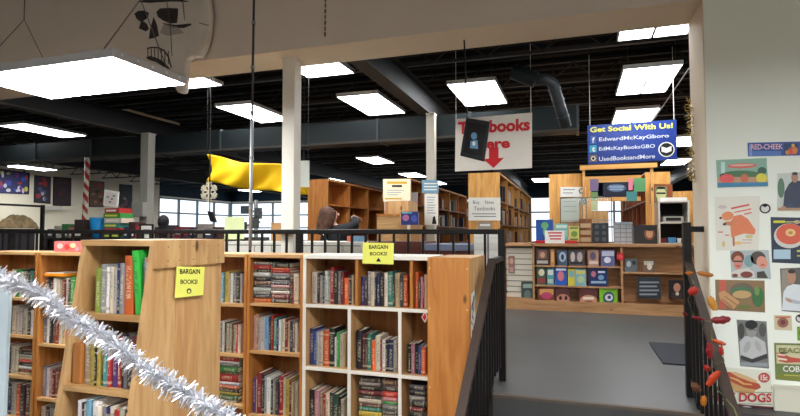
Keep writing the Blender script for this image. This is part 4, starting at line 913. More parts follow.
MB().tube([A, Vector((A.x, A.y, 3.80))], .004, 5).tube([B, Vector((B.x, B.y, 3.80))], .004, 5).build('string', BLACKM, r)
# white board behind the column
r = board('white_board', 'plain pale board hanging right behind the white column', 'board', ('Y', 4.3), rect(299, 160.5, 309, 187), mat('pale_board', (200, 204, 196), .6), th=.01)
MB().tube([at(304, 160.5, ('Y', 4.305)), Vector((at(304, 160, ('Y', 4.305)).x, 4.305, 3.80))], .003, 5).build('string', BLACKM, r)
# snowflake
r = empty('snowflake', at(209, 202, ('Y', 5.0)), 'large pale glittery snowflake hanging at the left end of the yellow banner', 'snowflake')
c = at(209, 192, ('Y', 5.0)); sf = MB(); R_ = .115
for k in range(6):
    a = math.pi/3*k+math.pi/6; d = Vector((math.cos(a), 0, math.sin(a))); nn = Vector((-math.sin(a), 0, math.cos(a)))
    sf.bar(c, c+d*R_, .016, .020)
    for f_, l_ in ((.45, .04), (.72, .032)):
        for s_ in (-1, 1): q = c+d*R_*f_; sf.bar(q, q+(d*.7+nn*s_)*l_, .013, .016)
sf.tube([c-Vector((0, .006, 0)), c+Vector((0, .006, 0))], .022, 6)
sf.build('crystal', mat('glitter_white', (206, 200, 180), .5, noise=.1, nscale=30), r); MB().tube([c+Vector((0, 0, R_)), Vector((c.x, c.y, 3.80))], .003, 5).build('string', BLACKM, r)
# hanging tablets
def tablet(pl, pts, topx, topz, lab, pic):
    cx = sum(p[0] for p in pts)/4; cy = sum(p[1] for p in pts)/4; r = empty('hanging_screen', at(cx, max(p[1] for p in pts), pl), lab, 'hanging sign')
    MB().prism([at(x, y, pl) for x, y in pts], (0, .025, 0)).build('frame', mat('black_plastic', (20, 18, 20), .35), r, bevel=.003)
    ins = [(cx+(x-cx)*.78, cy+(y-cy)*.78) for x, y in pts]; art(ins, pl, .3, 'screen', mat('dark_screen', (36, 32, 36), .2), r)
    if pic:
        c_ = mat('screen_blue', (100, 150, 190), .4); art(oval(cx-1, cy-3, 3, 3.6), pl, 1.5, 'screen_picture', c_, r); art([(cx-4.5, cy+2), (cx+2.5, cy+1), (cx+3, cy+10), (cx-5, cy+9)], pl, 1.5, 'screen_picture', c_, r)
        art(oval(cx-1.2, cy+4.5, 1.6, 2.2), pl, 2.7, 'screen_picture', PAPER, r)
    t = at(*topx, pl); MB().tube([t+Vector((0, .012, 0)), Vector((t.x-.02, t.y+.012, topz))], .006, 6).build('cord', BLACKM, r)
    return r
tablet(('Y', 3.75), [(466, 117.5), (490, 121.5), (484, 161.5), (460, 155.5)], (467, 118), 2.999, 'black framed hanging screen with a light blue picture in front of the textbooks banner', True)
tablet(('Y', 4.8), [(207, 211), (212.5, 212), (216, 222.5), (210, 221.5)], (209, 211.4), 3.80, 'small black hanging tablet under the snowflake', False)
# track vent under bulkhead
if 0: tag(MB().box(-1.05, -.75, 3.80, 3.94, 2.985, 2.999).build('ceiling_plate', mat('dark_plate', (86, 84, 80), .5)), 'dark metal plate fixed under the bulkhead above the hanging screen', 'plate')

# ---- far left corner of the store
LP = ('X', -15.98)
def poster(lab, pts, base, deco, frame=INK):
    r = empty('framed_poster', at(sum(p[0] for p in pts)/4, max(p[1] for p in pts), LP), lab, 'poster')
    MB().prism([at(x, y, LP) for x, y in pts], (-.015, 0, 0)).build('frame', frame, r); cx = sum(p[0] for p in pts)/4; cy = sum(p[1] for p in pts)/4
    art([(cx+(x-cx)*.92, cy+(y-cy)*.94) for x, y in pts], LP, .5, 'print', CARD, r, color=base, thick=.004)
    for k, (x, y, rx, ry, c) in enumerate(deco): art(oval(x, y, rx, ry, 10), LP, 5+k*1.5, 'printed_shape', CARD, r, color=c)
random.seed(3)
def blobs(x0, y0, x1, y1, cs, n=16): return [(random.uniform(x0, x1), random.uniform(y0, y1), random.uniform(1, 2.6), random.uniform(1, 3.2), random.choice(cs)) for _ in range(n)]
poster('wide colourful comic poster at the far left wall', [(-6, 168), (30, 173), (29, 194.5), (-6, 193)], (60, 60, 110), blobs(0, 172, 27, 191, [(60, 90, 190), (220, 210, 90), (190, 60, 70), (220, 220, 226), (120, 60, 140)], 22))
poster('narrow poster with red and blue figures, second from left on the far wall', [(34.5, 175), (51, 177), (50.5, 204), (34, 202.5)], (50, 44, 60), blobs(37, 179, 49, 200, [(170, 50, 50), (80, 90, 130), (190, 180, 180)], 12))
poster('dark red poster in black frame on the far left wall', [(53.5, 176.5), (71.5, 178), (71, 206), (53, 205.5)], (46, 24, 28), blobs(57, 182, 68, 201, [(90, 30, 34), (60, 30, 40)], 7))
poster('brown and red poster just right of the striped pole', [(89, 180.5), (104.5, 182), (104, 207), (89, 207)], (110, 80, 50), blobs(91, 184, 102, 203, [(170, 60, 50), (150, 120, 80), (60, 50, 40)], 10))
poster('dark poster right of the tilted white sign', [(119.5, 184), (132.5, 185), (132, 213), (119.5, 212.5)], (26, 24, 30), blobs(122, 196, 130, 210, [(110, 60, 70), (60, 50, 60), (140, 120, 120)], 7))
r = board('wall_shelf', 'thin white wall shelf outline under the dark red poster', 'shelf', ('X', -15.9), rect(43, 206.5, 61, 210), mat('shelf_white', (206, 200, 190), .6), th=-.05)
# striped pole
r = empty('striped_pole', at(86, 222, ('Y', 6.5)), 'red and white diamond striped pole at the far left', 'pole')
pa, pb_ = at(87.5, 162, ('Y', 6.5)), at(84.5, 222, ('Y', 6.5)); pa.z = 2.80; 
sm = bpy.data.materials.new('red_white_spiral'); sm.use_nodes = True; nt = sm.node_tree; tcn = nt.nodes.new('ShaderNodeTexCoord'); chk = nt.nodes.new('ShaderNodeTexWave')
chk.wave_type = 'BANDS'; chk.bands_direction = 'DIAGONAL'; chk.inputs['Scale'].default_value = 3.4; chk.inputs['Distortion'].default_value = 1.5
rp = nt.nodes.new('ShaderNodeValToRGB'); rp.color_ramp.interpolation = 'CONSTANT'; rp.color_ramp.elements[0].color = lin((176, 50, 44)); rp.color_ramp.elements[1].color = lin((224, 214, 196)); rp.color_ramp.elements[1].position = .5
nt.links.new(tcn.outputs['Object'], chk.inputs['Vector']); nt.links.new(chk.outputs['Fac'], rp.inputs['Fac']); nt.links.new(rp.outputs['Color'], nt.nodes['Principled BSDF'].inputs['Base Color'])
MB().tube([pa, pb_, Vector((pb_.x, pb_.y, ZU))], .04, 14).build('shaft', sm, r, smooth=True); MB().lathe((pb_.x, pb_.y, ZU), [(.12, 0), (.12, .02), (.05, .04)], 16).build('base', BLACKM, r)
# low shelf carrying the small merchandise (behind railing, left)
Yl = 5.6
xa, xb = at(45, 236, ('Y', Yl)).x, at(140, 236, ('Y', Yl)).x
tabz = at(90, 238, ('Y', Yl)).z
r = empty('display_table', ((xa+xb)/2, Yl+.3, ZU), 'black display table behind the railing at far left, carrying a blue bin', 'table')
part_box('table_top', BLACKM, r, xa, xb, Yl-.05, Yl+.6, tabz-.03, tabz)
for x in (xa+.05, xb-.05):
    for y in (Yl, Yl+.55): part_box('leg', BLACKM, r, x-.025, x+.025, y-.025, y+.025, ZU, tabz-.031)
part_box('table_skirt', mat('dark_skirt', (44, 40, 44), .9, noise=.4, nscale=9), r, xa+.08, xb-.08, Yl+.0, Yl+.012, ZU+.05, tabz-.031)
def X5(px): return at(px, 230, ('Y', Yl)).x
def Z5(px, py): return at(px, py, ('Y', Yl)).z
cx = (X5(86)+X5(98.5))/2; rad = (X5(98.5)-X5(86))/2; h = Z5(92, 217.5)-tabz
r = empty('plastic_bin', (cx, Yl+.1, tabz), 'bright blue round plastic bin beside the striped pole', 'bin')
MB().lathe((cx, Yl+.1, tabz+.001), [(rad*.86, 0), (rad, h), (rad*.94, h), (rad*.82, .01)], 24).build('body', mat('blue_plastic', (30, 140, 206), .35), r, smooth=True)
MB().lathe((cx, Yl+.1, tabz+h), [(rad*1.04, -.02), (rad*1.05, 0), (rad*.97, .0)], 24).build('rim', mat('blue_plastic_rim', (60, 160, 216), .35), r)
pc = [('rd', 'red', 8), ('gn', 'green and cream', 12), ('wh', 'cream', 9), ('tl', 'teal', 10), ('rd', 'scarlet', 7), ('dg', 'dark green', 11)]
z = tabz+.001
zt = Z5(110, 208); n = len(pc); hh = (zt-z)/n
for k, (c_, nm, _) in enumerate(pc[::-1]):
    x0_, x1_ = X5(103+(k % 2)*1.0), X5(121-(k % 3)*1.2)
    r = box_thing('boxed_game', '%s game box, %s from bottom of stack under tilted white sign' % (nm, ORD[k]), 'box', CARD, x0_, x1_, Yl, Yl+.22, z, z+hh-.002, [('label_strip', PAPER if k % 2 else YL, (x0_+.03, x1_-.05, Yl-.003, Yl-.0005, z+hh*.3, z+hh*.65))], group='boxes stacked under the tilted sign', color=PALC[c_][1])
    r.children[0].color = lin(PALC[c_][1]); z += hh
r = board('tilted_sign', 'white framed sign with scribbled picture tilted on top of the box stack', 'sign', ('Y', Yl+.05), [(104.5, 189.5), (119, 192), (117, 207.2), (103, 205.5)], PAPER, th=.012)
art([(106, 191.6), (117.4, 193.5), (115.8, 205.3), (104.8, 204)], ('Y', Yl+.05), 0, 'print', mat('sign_print', (226, 214, 210), .6), r)
for (x, y) in ((108, 197), (112, 199), (110, 202), (114, 196)): art(oval(x, y, 1.5, 1), ('Y', Yl+.05), 1.3, 'printed_blot', mat('sage_print', (130, 150, 130), .6), r)
# small items on the table
for (p0_, p1_, top, c_, lb) in ((46, 52, 229, (60, 60, 66), 'dark box at the left end of the black display table'), (53, 58.5, 226, (190, 180, 170), 'cream box on the black display table, left of green toy'),
                          (60.5, 67, 224, (60, 130, 70), 'green toy box on the black display table'), (67.5, 72, 227, (196, 120, 120), 'pink box right of the green toy box'), (73, 82, 219.5, (60, 44, 40), 'dark brown box left of the striped pole'),
                          (122.5, 127, 227, (40, 60, 90), 'navy box right of the stacked games'), (127.5, 134, 222, (70, 40, 46), 'maroon box right of the stacked games'), (134.5, 139.5, 226, (180, 60, 60), 'red box at the right end of the black display table')):
    box_thing('boxed_item', lb, 'box', CARD, X5(p0_), X5(p1_), Yl+.02, Yl+.2, tabz+.001, Z5((p0_+p1_)/2, top), [('label', PAPER, (X5(p0_)+.02, X5(p1_)-.03, Yl+.015, Yl+.0195, tabz+.03, tabz+.06))], color=c_).children[0].color = lin(c_)
# picture frame by column
r = board('sign_stand', 'white sheet in a black stand frame right of the blue bin, at the railing', 'sign', ('Y', 4.6), rect(139.5, 224, 153, 241), BLACKM, th=.012); art(rect(141.2, 225.8, 151.5, 238), ('Y', 4.6), 0, 'sheet', PAPER, r)
for k in range(3): art(rect(143, 229+2.4*k, 150, 229.8+2.4*k), ('Y', 4.6), 1.2, 'printed_line', MATS['grey_wire2'], r)
MB().tube([at(146, 241, ('Y', 4.606)), Vector((at(146, 241, ('Y', 4.606)).x, 4.606, ZU+.02))], .012, 8).build('stand', BLACKM, r); q = at(146, 241, ('Y', 4.606)); MB().lathe((q.x, 4.606, ZU), [(.13, 0), (.13, .02), (.02, .03)], 16).build('stand_base', BLACKM, r)
# black cart with heap of cloth
Yk = 4.55; a = at(-8, 236, ('Y', Yk)); b = at(43, 205, ('Y', Yk+.6)); zs = at(20, 226, ('Y', Yk)).z
r = empty('cart', ((a.x+b.x)/2, Yk+.3, ZU), 'black metal tube cart at the far left edge', 'cart')
for x in (a.x, b.x-.03):
    for y in (Yk, Yk+.6): part_box('post', BLACKM, r, x, x+.03, y, y+.03, ZU+.08, b.z)
f = MB()
for y in (Yk, Yk+.6): f.box(a.x+.031, b.x-.031, y, y+.025, b.z-.03, b.z-.005)
for x in (a.x, b.x-.03): f.box(x, x+.025, Yk+.031, Yk+.599, b.z-.03, b.z-.005)
f.build('top_frame', BLACKM, r)
part_box('shelf', BLACKM, r, a.x+.031, b.x-.031, Yk, Yk+.6, zs-.06, zs-.03); part_box('shelf', BLACKM, r, a.x+.031, b.x-.031, Yk, Yk+.6, ZU+.2, ZU+.23)
for x in (a.x+.015, b.x-.015):
    for y in (Yk+.015, Yk+.615): MB().tube([(x-.012, y, ZU+.04), (x+.012, y, ZU+.04)], .04, 12).build('wheel', BLACKM, r)
for k_ in range(3):
    w_ = (b.x-a.x-.12)/3; x_ = a.x+.05+k_*w_; box_thing('storage_tub', 'dark storage tub on the lower shelf of the cart, %s from left' % ORD[k_], 'tub', mat('tub_%d' % k_, ((44, 42, 46), (60, 44, 44), (40, 46, 54))[k_], .5), x_, x_+w_-.02, Yk+.05, Yk+.5, ZU+.231, zs-.09, [('lid', BLACKM, (x_-.004, x_+w_-.016, Yk+.045, Yk+.505, zs-.0895, zs-.07))], group='tubs on the cart')
bm = bmesh.new(); NU, NV = 36, 14; G_ = []
for i in range(NU+1):
    row = []
    for j in range(NV+1):
        u, v = i/NU, j/NV; hgt = .17*math.sin(math.pi*min(1, u*1.0))**.35*math.sin(math.pi*v)**.5*(1-.25*u)
        hgt *= 1+.13*math.sin(17*u+6*v)+.12*math.sin(31*u-9*v)+.07*math.sin(60*u+20*v)
        row.append(bm.verts.new((a.x+.05+(b.x-a.x-.12)*u, Yk+.04+.52*v, zs-.028+max(.004, hgt))))
    G_.append(row)
for i in range(NU):
    for j in range(NV): bm.faces.new((G_[i][j], G_[i+1][j], G_[i+1][j+1], G_[i][j+1]))
mb_ = MB(); mb_.bm.free(); mb_.bm = bm
o = mb_.build('cloth_heap', mat('camouflage_cloth', (132, 112, 82), .9, noise=.5, nscale=14, bump=.5), smooth=False); o.modifiers.new('s', 'SOLIDIFY').thickness = .01
tag(o, 'crumpled heap of brown and tan cloth on the black cart', 'cloth')
# row of dark merchandise between column and white column (behind railing)
Ym = 5.0; xs = [154, 160, 167, 174, 182, 189, 197, 204, 212, 219]
mcols = [((40, 40, 46), 'dark grey'), ((26, 26, 30), 'black'), ((90, 96, 104), 'grey'), ((110, 34, 38), 'dark red'), ((60, 52, 70), 'purple grey'), ((40, 36, 36), 'black brown'), ((130, 120, 110), 'beige'), ((52, 58, 84), 'slate blue'), ((66, 36, 36), 'maroon')]
tx0, tx1 = at(152, 236, ('Y', Ym)).x, at(224, 236, ('Y', Ym)).x
r = empty('long_table', ((tx0+tx1)/2, Ym+.25, ZU), 'dark table behind the railing below the snowflake, holding a row of small boxes', 'table')
tz = at(190, 238, ('Y', Ym)).z; part_box('table_top', BLACKM, r, tx0, tx1, Ym-.04, Ym+.5, tz-.03, tz)
for x in (tx0+.04, tx1-.04):
    for y in (Ym, Ym+.45): part_box('leg', BLACKM, r, x-.02, x+.02, y-.02, y+.02, ZU, tz-.031)
part_box('table_skirt', MATS['dark_skirt'], r, tx0+.07, tx1-.07, Ym+.0, Ym+.012, ZU+.05, tz-.031)
tops = [226, 224, 229, 226, 228, 227, 223, 228, 226]
for k in range(9):
    c_, nm = mcols[k]; q0, q1 = at(xs[k]+.4, 235, ('Y', Ym)).x, at(xs[k+1]-.6, 235, ('Y', Ym)).x; zt = at(xs[k], tops[k]+1, ('Y', Ym)).z
    rr2 = box_thing('boxed_item', '%s box, %s from left on the dark table below the snowflake' % (nm, ORD[k]), 'box', CARD, q0, q1, Ym, Ym+.2, tz+.001, zt, [('label', PAPER if k % 2 else REDINK, (q0+.015, q1-.015, Ym-.004, Ym-.0005, tz+(zt-tz)*.35, tz+(zt-tz)*.6))], color=c_, group='small boxes below the snowflake'); rr2.children[0].color = lin(c_)
# desk lamp-like round dark head (mannequin head)
c = at(163.5, 221.5, ('Y', 5.1)); 
r = empty('wig_head', (c.x, 5.1, at(163, 228, ('Y', 5.1)).z), 'dark round mannequin head with black hair below the windows, left', 'mannequin head')
MB().ellipsoid((c.x, 5.1, c.z), (.06, .07, .08)).build('hair', mat('black_hair', (28, 26, 30), .7), r, smooth=True); MB().lathe((c.x, 5.1, at(163, 226.2, ('Y', 5.1)).z), [(.05, 0), (.03, .02), (.028, .07)], 12).build('neck', mat('dark_skin_plastic', (70, 50, 44), .5), r, smooth=True)
# pale green board on the desk and register pole
r = board('pale_sign', 'blank pale yellow green sheet standing on the white desk left of the pole', 'sign', ('Y', 4.2), rect(224.5, 217, 244, 239.2), mat('pale_lime_sheet', (206, 214, 160), .7), th=.006)
r = empty('checkout_terminal', at(250, 233, ('Y', 4.5)), 'grey checkout stand with several dark screens behind the thin pole', 'checkout stand')
q = lambda x, y: at(x, y, ('Y', 4.5))
MB().tube([Vector((q(256, 233).x, 4.5, 1.516)), q(256, 200)], .02, 10).build('pole', GALV, r)
for (x0_, y0_, x1_, y1_) in ((244, 206, 251, 214), (258, 208, 264, 219), (253, 217, 261, 228), (243, 222, 249, 230)):
    a1, b1 = q(x0_, y1_), q(x1_, y0_); MB().box(a1.x, b1.x, 4.44, 4.47, a1.z, b1.z).build('screen', mat('screen_grey', (62, 64, 68), .3), r, bevel=.003)
MB().bar(q(246, 210), q(262, 213), .02, .02).bar(q(246, 226), q(260, 222), .02, .02).build('arm', GALV, r)
MB().box(q(248, 230).x, q(264, 230).x, 4.42, 4.6, 1.516, 1.55).build('base', DG, r)
box_thing('paper_box', 'small tan carton behind the railing left of the white column', 'box', mat('carton', (176, 134, 90), .8), at(271, 232, ('Y', 4.4)).x, at(281, 232, ('Y', 4.4)).x, 4.4, 4.55, 1.516, at(275, 226, ('Y', 4.4)).z+.03)
# pink illustrated box on top of the lower cases
a = at(54, 252.5, ('Y', 3.08)); b = at(81, 241.5, ('Y', 3.08))
r = empty('picture_box', ((a.x+b.x)/2, 3.1, ZT-.01), 'pink and red illustrated game box standing on the bookcase left of slanted display', 'box')
MB().box(a.x, b.x, 3.08, 3.15, ZT-.009, b.z).build('body', CARD, r, color=(206, 110, 110)); P3 = ('Y', 3.08)
for k, (x, y, rx, ry, c_) in enumerate(((60, 246, 3, 2.6, (236, 190, 180)), (67, 247, 2.5, 3, (190, 60, 60)), (73, 245.5, 3, 2.4, (240, 200, 150)), (77, 249, 2, 2, (230, 150, 160)))): art(oval(x, y, rx, ry), P3, .3+k*1.2, 'printed_shape', CARD, r, color=c_)
# stacked items on desk right of person
for (p0_, p1_, t_, c_, lb) in ((347, 352, 232, (190, 90, 60), 'orange carton on the white desk beside the leaning person'), (353, 360, 233, (90, 130, 160), 'pale blue carton on the white desk right of the orange one')):
    box_thing('small_carton', lb, 'box', CARD, at(p0_, 232, ('Y', 4.3)).x, at(p1_, 232, ('Y', 4.3)).x, 4.3, 4.4, 1.516, 1.516+.05, color=c_).children[0].color = lin(c_)
# floor mat
pts = [at(657, 359, ('Z', ZU+.001)), at(668, 345.5, ('Z', ZU+.001)), at(700, 345, ('Z', ZU+.001)), at(715, 366, ('Z', ZU+.001))]
a, b, c, d = pts
x0_, x1_ = .78, 1.5; 
yn = at(680, 365.5, ('Z', ZU)).y; yf_ = at(680, 345, ('Z', ZU)).y; xl = at(660, 360, ('Z', ZU)).x
r = MB().box(xl, xl+.9, yn, yf_, ZU+.0005, ZU+.012).build('floor_mat', mat('charcoal_mat', (50, 52, 58), .9, noise=.2, nscale=50)); tag(r, 'charcoal rubber mat on the grey floor beside the right handrail', 'floor mat')
# ================================================================ POSTER WALL (plane y = 3.55)
WP = ('Y', 3.549)
def wposter(lab, pts, rgb, layers=(), texts=(), cat='poster', name='wall_poster'):
    """layers: (points, colour, level); texts: (string, x0,y0,x1,y1, colour, slope)"""
    r = empty(name, at(sum(p[0] for p in pts)/len(pts), max(p[1] for p in pts), WP), lab, cat)
    art(pts, WP, 0, 'sheet', CARD, r, thick=.0014, color=rgb)
    for P_, c, l, nm in layers: art(P_, WP, l*1.15, nm, CARD, r, color=c)
    for t, x0, y0, x1, y1, m, s in texts: lettering(t, x0, y0, x1, y1, WP, m, r, lift=.0095, slope=s, bold=.02)
    return r
wposter('long blue fruit crate label, topmost on the white wall', [(747.5, 142.8), (822, 141), (822, 155), (748, 156.5)], (52, 84, 160),
    [(rect(749, 144, 752, 156), (120, 150, 210), 1, 'pale_edge'), (rect(752, 151, 781, 155.8), (84, 120, 190), 1, 'lower_band'), (rect(784, 143.2, 798, 155), (40, 66, 110), 1, 'fruit_panel'),
     (oval(791.5, 151, 3.2, 3.8), (214, 84, 70), 2, 'apple'), (oval(787.5, 152.5, 2.4, 2.3), (196, 130, 80), 3, 'apple'), (oval(795, 150.5, 2.6, 3.6), (220, 130, 60), 3, 'apple'), (oval(793, 145.5, 1.6, 1.8), (210, 180, 80), 3, 'leaf')],
    [('RED-CHEEK', 751, 144.2, 783, 149.6, mat('pink_print', (232, 190, 204), .5), -.4)])
wposter('teal fruit crate label with a lemon and red lettering, left on the white wall', [(716, 160.2), (766.5, 158), (768, 186), (717.5, 187.6)], (136, 176, 158),
    [(oval(741.5, 176, 22, 5.5), (74, 116, 78), 1, 'green_hills'), (rect(718, 177, 767.5, 183.5), (196, 150, 116), 2, 'field'), (oval(727, 178.6, 7.5, 4.6), (226, 90, 90), 3, 'strawberries'), (oval(744.5, 178.5, 4, 4.6), (204, 110, 84), 3, 'red_barn'),
     (oval(761.5, 178, 5.5, 4.8), (222, 208, 74), 3, 'lemon'), (oval(762, 171, 4.5, 4), (60, 96, 84), 2, 'tree'), (rect(717.5, 182.8, 768, 187, -.8), (60, 130, 170), 4, 'blue_band'), (rect(721, 162, 725, 180), (190, 220, 214), 1, 'pale_streak'),
     (oval(742, 165.8, 15, 2.6, a=-.03), (216, 110, 104), 2, 'red_arched_writing'), (oval(742, 165.2, 12, 1.0, a=-.03), (226, 180, 160), 3, 'red_arched_writing')])
wposter('photo of a man in a dark navy shirt with folded arms, upper right', [(777.5, 173.5), (812, 171.5), (812, 210.5), (777.5, 211)], (196, 202, 196),
    [(oval(781, 188, 3.5, 10), (90, 120, 96), 1, 'greenery'), ([(783, 209), (784.5, 192), (789, 184), (793.5, 180), (800, 181), (806, 186), (809, 209)], (52, 62, 84), 2, 'navy_shirt'), (oval(794.8, 177.5, 3.4, 5.2), (176, 130, 108), 3, 'face'),
     (oval(794.8, 173.6, 3, 1.6), (70, 60, 58), 4, 'hair'), (rect(778, 207.8, 812, 210.6), (176, 140, 110), 4, 'table'), ([(783, 207), (790, 203), (797, 208), (790, 209.5)], (60, 72, 96), 3, 'sleeve'), (oval(783.5, 207.5, 2.3, 1.6), (188, 140, 116), 5, 'hand')])
wposter('white sheet with an orange animal-shaped meat picture and red script', [(715, 197), (760, 196), (758.5, 250), (716, 250.5)], (224, 220, 208),
    [(oval(727.5, 216, 6.2, 4.4, a=-.2), (226, 140, 96), 1, 'orange_head'), ([(731, 221), (734, 216), (741, 214.5), (748, 219), (755.5, 230), (754.5, 234.5), (744, 233.5), (736, 236), (731.5, 237.5), (730.5, 228)], (222, 128, 88), 2, 'orange_body'),
     ([(724, 222), (733, 221), (733, 226), (726, 225)], (206, 126, 90), 3, 'orange_neck'), (oval(720.5, 218, 1.2, 1.2), (60, 50, 50), 3, 'dark_nose'), (oval(724.5, 224.2, 1.8, 1.3), (70, 60, 60), 4, 'dark_spot'),
     ([(732.5, 237), (734.5, 237), (734.8, 246), (732.8, 246)], (180, 120, 100), 2, 'leg'), (oval(749, 236.5, 4, 1.9), (200, 196, 140), 1, 'pale_green'), (oval(738, 243, 4, 1.8), (226, 190, 130), 1, 'small_picture'), (oval(723.5, 244, 1.5, 3), (214, 190, 120), 1, 'small_picture'),
     ([(731, 207.6), (749, 203.8), (749.4, 205.6), (731.4, 209.4)], (214, 90, 84), 1, 'red_script'), ([(734, 211.8), (751, 208.2), (751.2, 209.6), (734.2, 213.2)], (226, 120, 110), 1, 'red_script'), ([(744, 213.6), (751.5, 212), (751.6, 213.2), (744.2, 214.8)], (214, 90, 84), 1, 'red_script'),
     (oval(722.5, 207, 4.5, 2), (206, 190, 190), 1, 'small_mark'), (rect(718, 231.5, 723, 232.7), (214, 120, 110), 1, 'small_text'), (rect(725, 234.5, 729, 235.7), (214, 120, 110), 1, 'small_text'), (rect(742, 239.5, 752, 240.3), (196, 150, 140), 1, 'small_text'), (rect(742, 242.5, 751, 243.3), (196, 150, 140), 1, 'small_text')])
def logo(cx, cy, rx, ry, lab):
    r = empty('round_sticker', at(cx, cy+ry, WP), lab, 'sticker'); art(oval(cx, cy, rx, ry), WP, 0, 'disc', PAPER, r); art(oval(cx, cy, rx*.92, ry*.92), WP, 1.2, 'dark_ring', INK, r); art(oval(cx, cy, rx*.68, ry*.68), WP, 2.4, 'pale_centre', mat('soft_white', (214, 210, 206), .6), r)
    art([(cx-rx*.5, cy-ry*.55), (cx, cy-ry*.2), (cx+rx*.5, cy-ry*.55), (cx+rx*.3, cy-ry*.75), (cx-rx*.3, cy-ry*.75)], WP, 3.6, 'dark_book_mark', INK, r)
logo(765, 208.5, 6.1, 5.4, 'round black and white book sticker under the upper posters'); logo(800, 318.5, 5, 4.5, 'round black and white sticker at the right edge, above the small green card')
wposter('dark blue cookbook poster with a red pie on a plate', [(770.5, 217), (818, 218), (816, 264.5), (772, 262.5)], (46, 56, 76),
    [(oval(789.5, 235.8, 15.6, 12.5, 24), (206, 204, 198), 1, 'plate'), (oval(790, 234, 13.8, 10.4, 24), (216, 96, 72), 2, 'red_filling'), (oval(790.5, 232.6, 5, 3.8), (226, 196, 130), 3, 'yellow_centre'), (oval(790.5, 232.8, 2.2, 1.7), (206, 130, 90), 4, 'centre_dot'),
     (oval(797, 222, 3.5, 1.7), (220, 190, 160), 3, 'small_fruit'), (rect(773.5, 249.5, 790.5, 259), (176, 200, 216), 3, 'pale_blue_box'), (rect(797, 250, 812, 252), (206, 196, 80), 3, 'yellow_text'), (rect(797, 255, 812, 256.5), (190, 180, 90), 3, 'yellow_text'), (rect(773.5, 220.6, 785, 223), (210, 206, 60), 3, 'yellow_title'), (rect(785.5, 221.2, 802, 222.6), (170, 176, 120), 3, 'yellow_title')])
wposter('photo of two smiling people with glasses and curly hair, sharing a bowl', [(730, 250.6), (768.5, 250), (771, 279), (731.5, 278)], (176, 186, 188),
    [(oval(749, 261, 5, 6), (130, 160, 164), 1, 'background'), (oval(737.5, 257.5, 6.6, 6.4), (120, 66, 50), 1, 'hair'), (oval(738, 262.5, 4.7, 7), (206, 140, 120), 2, 'face'), (rect(733.5, 260.6, 742.6, 262), (60, 40, 44), 3, 'glasses'), (oval(738, 266, 2.4, 1.1), (196, 90, 90), 3, 'smile'),
     (oval(758, 258, 7.6, 6.8), (80, 70, 66), 1, 'curly_hair'), (oval(762, 262.5, 5.4, 6.6, a=-.4), (214, 150, 130), 2, 'face'), (oval(762.5, 265, 2.2, .9), (190, 90, 86), 3, 'smile'), ([(731.6, 272), (738, 269.5), (748, 268), (754, 272), (755, 277.6), (732, 277)], (214, 206, 200), 3, 'light_clothes'),
     (oval(746.5, 274.6, 6.2, 3.2), (124, 66, 56), 4, 'bowl_contents'), (oval(735, 275.5, 3, 1.9), (130, 76, 66), 4, 'dark_bowl'), ([(757, 272), (764, 271), (768, 278.2), (757, 278)], (70, 66, 56), 3, 'dark_scarf')])
wposter('photo of a hand and sliced melon with green vegetables', [(715, 279.6), (764.5, 280.6), (765, 312.5), (716, 309.8)], (140, 112, 80),
    [(rect(719.5, 280, 726, 308.5), (196, 96, 80), 1, 'red_stripe'), (oval(742, 291, 12, 8.5), (110, 96, 84), 1, 'basket_shadow'), (oval(741.5, 291, 10.5, 4.4), (78, 120, 84), 2, 'melon_rind'), (oval(742, 294.5, 9.5, 4), (196, 160, 110), 3, 'melon_flesh'),
     (oval(758, 297, 5.8, 10), (62, 112, 66), 3, 'green_leaves'), (oval(744, 307, 7, 2.2), (110, 120, 64), 3, 'cucumber'), ([(718.5, 293), (724, 290.5), (740, 302), (733.5, 309.2), (727, 305), (720, 299.5)], (196, 150, 104), 4, 'hand'),
     ([(724, 296.4), (725, 295.6), (737.5, 304.6), (736.5, 305.6)], (160, 116, 80), 5, 'finger_line'), ([(721, 299), (722, 298.2), (733, 306.6), (732, 307.6)], (160, 116, 80), 5, 'finger_line'), (oval(757, 291, 2.5, 4.5), (110, 146, 80), 4, 'pale_leaf')])
wposter('photo of a person in a white chef jacket with folded arms, right edge', [(780, 268.5), (816, 267), (816, 314), (782, 311)], (100, 96, 92),
    [(rect(781.5, 269.5, 790, 300), (150, 142, 128), 1, 'wall_behind'), ([(781.8, 310), (783.5, 292), (787, 286.5), (793, 284), (803, 285), (809, 293), (811, 312)], (214, 218, 222), 2, 'white_jacket'), (oval(791.6, 277, 4.2, 7), (184, 138, 112), 3, 'face'), (oval(791.6, 271.4, 3.8, 2.2), (60, 50, 46), 4, 'hair'),
     ([(785, 297), (795, 300), (803, 302), (803, 304.4), (794, 303.5), (785.5, 300.5)], (176, 182, 190), 3, 'folded_sleeve'), (oval(789, 300.5, 3.4, 1.5, a=.5), (190, 146, 120), 4, 'hand')])
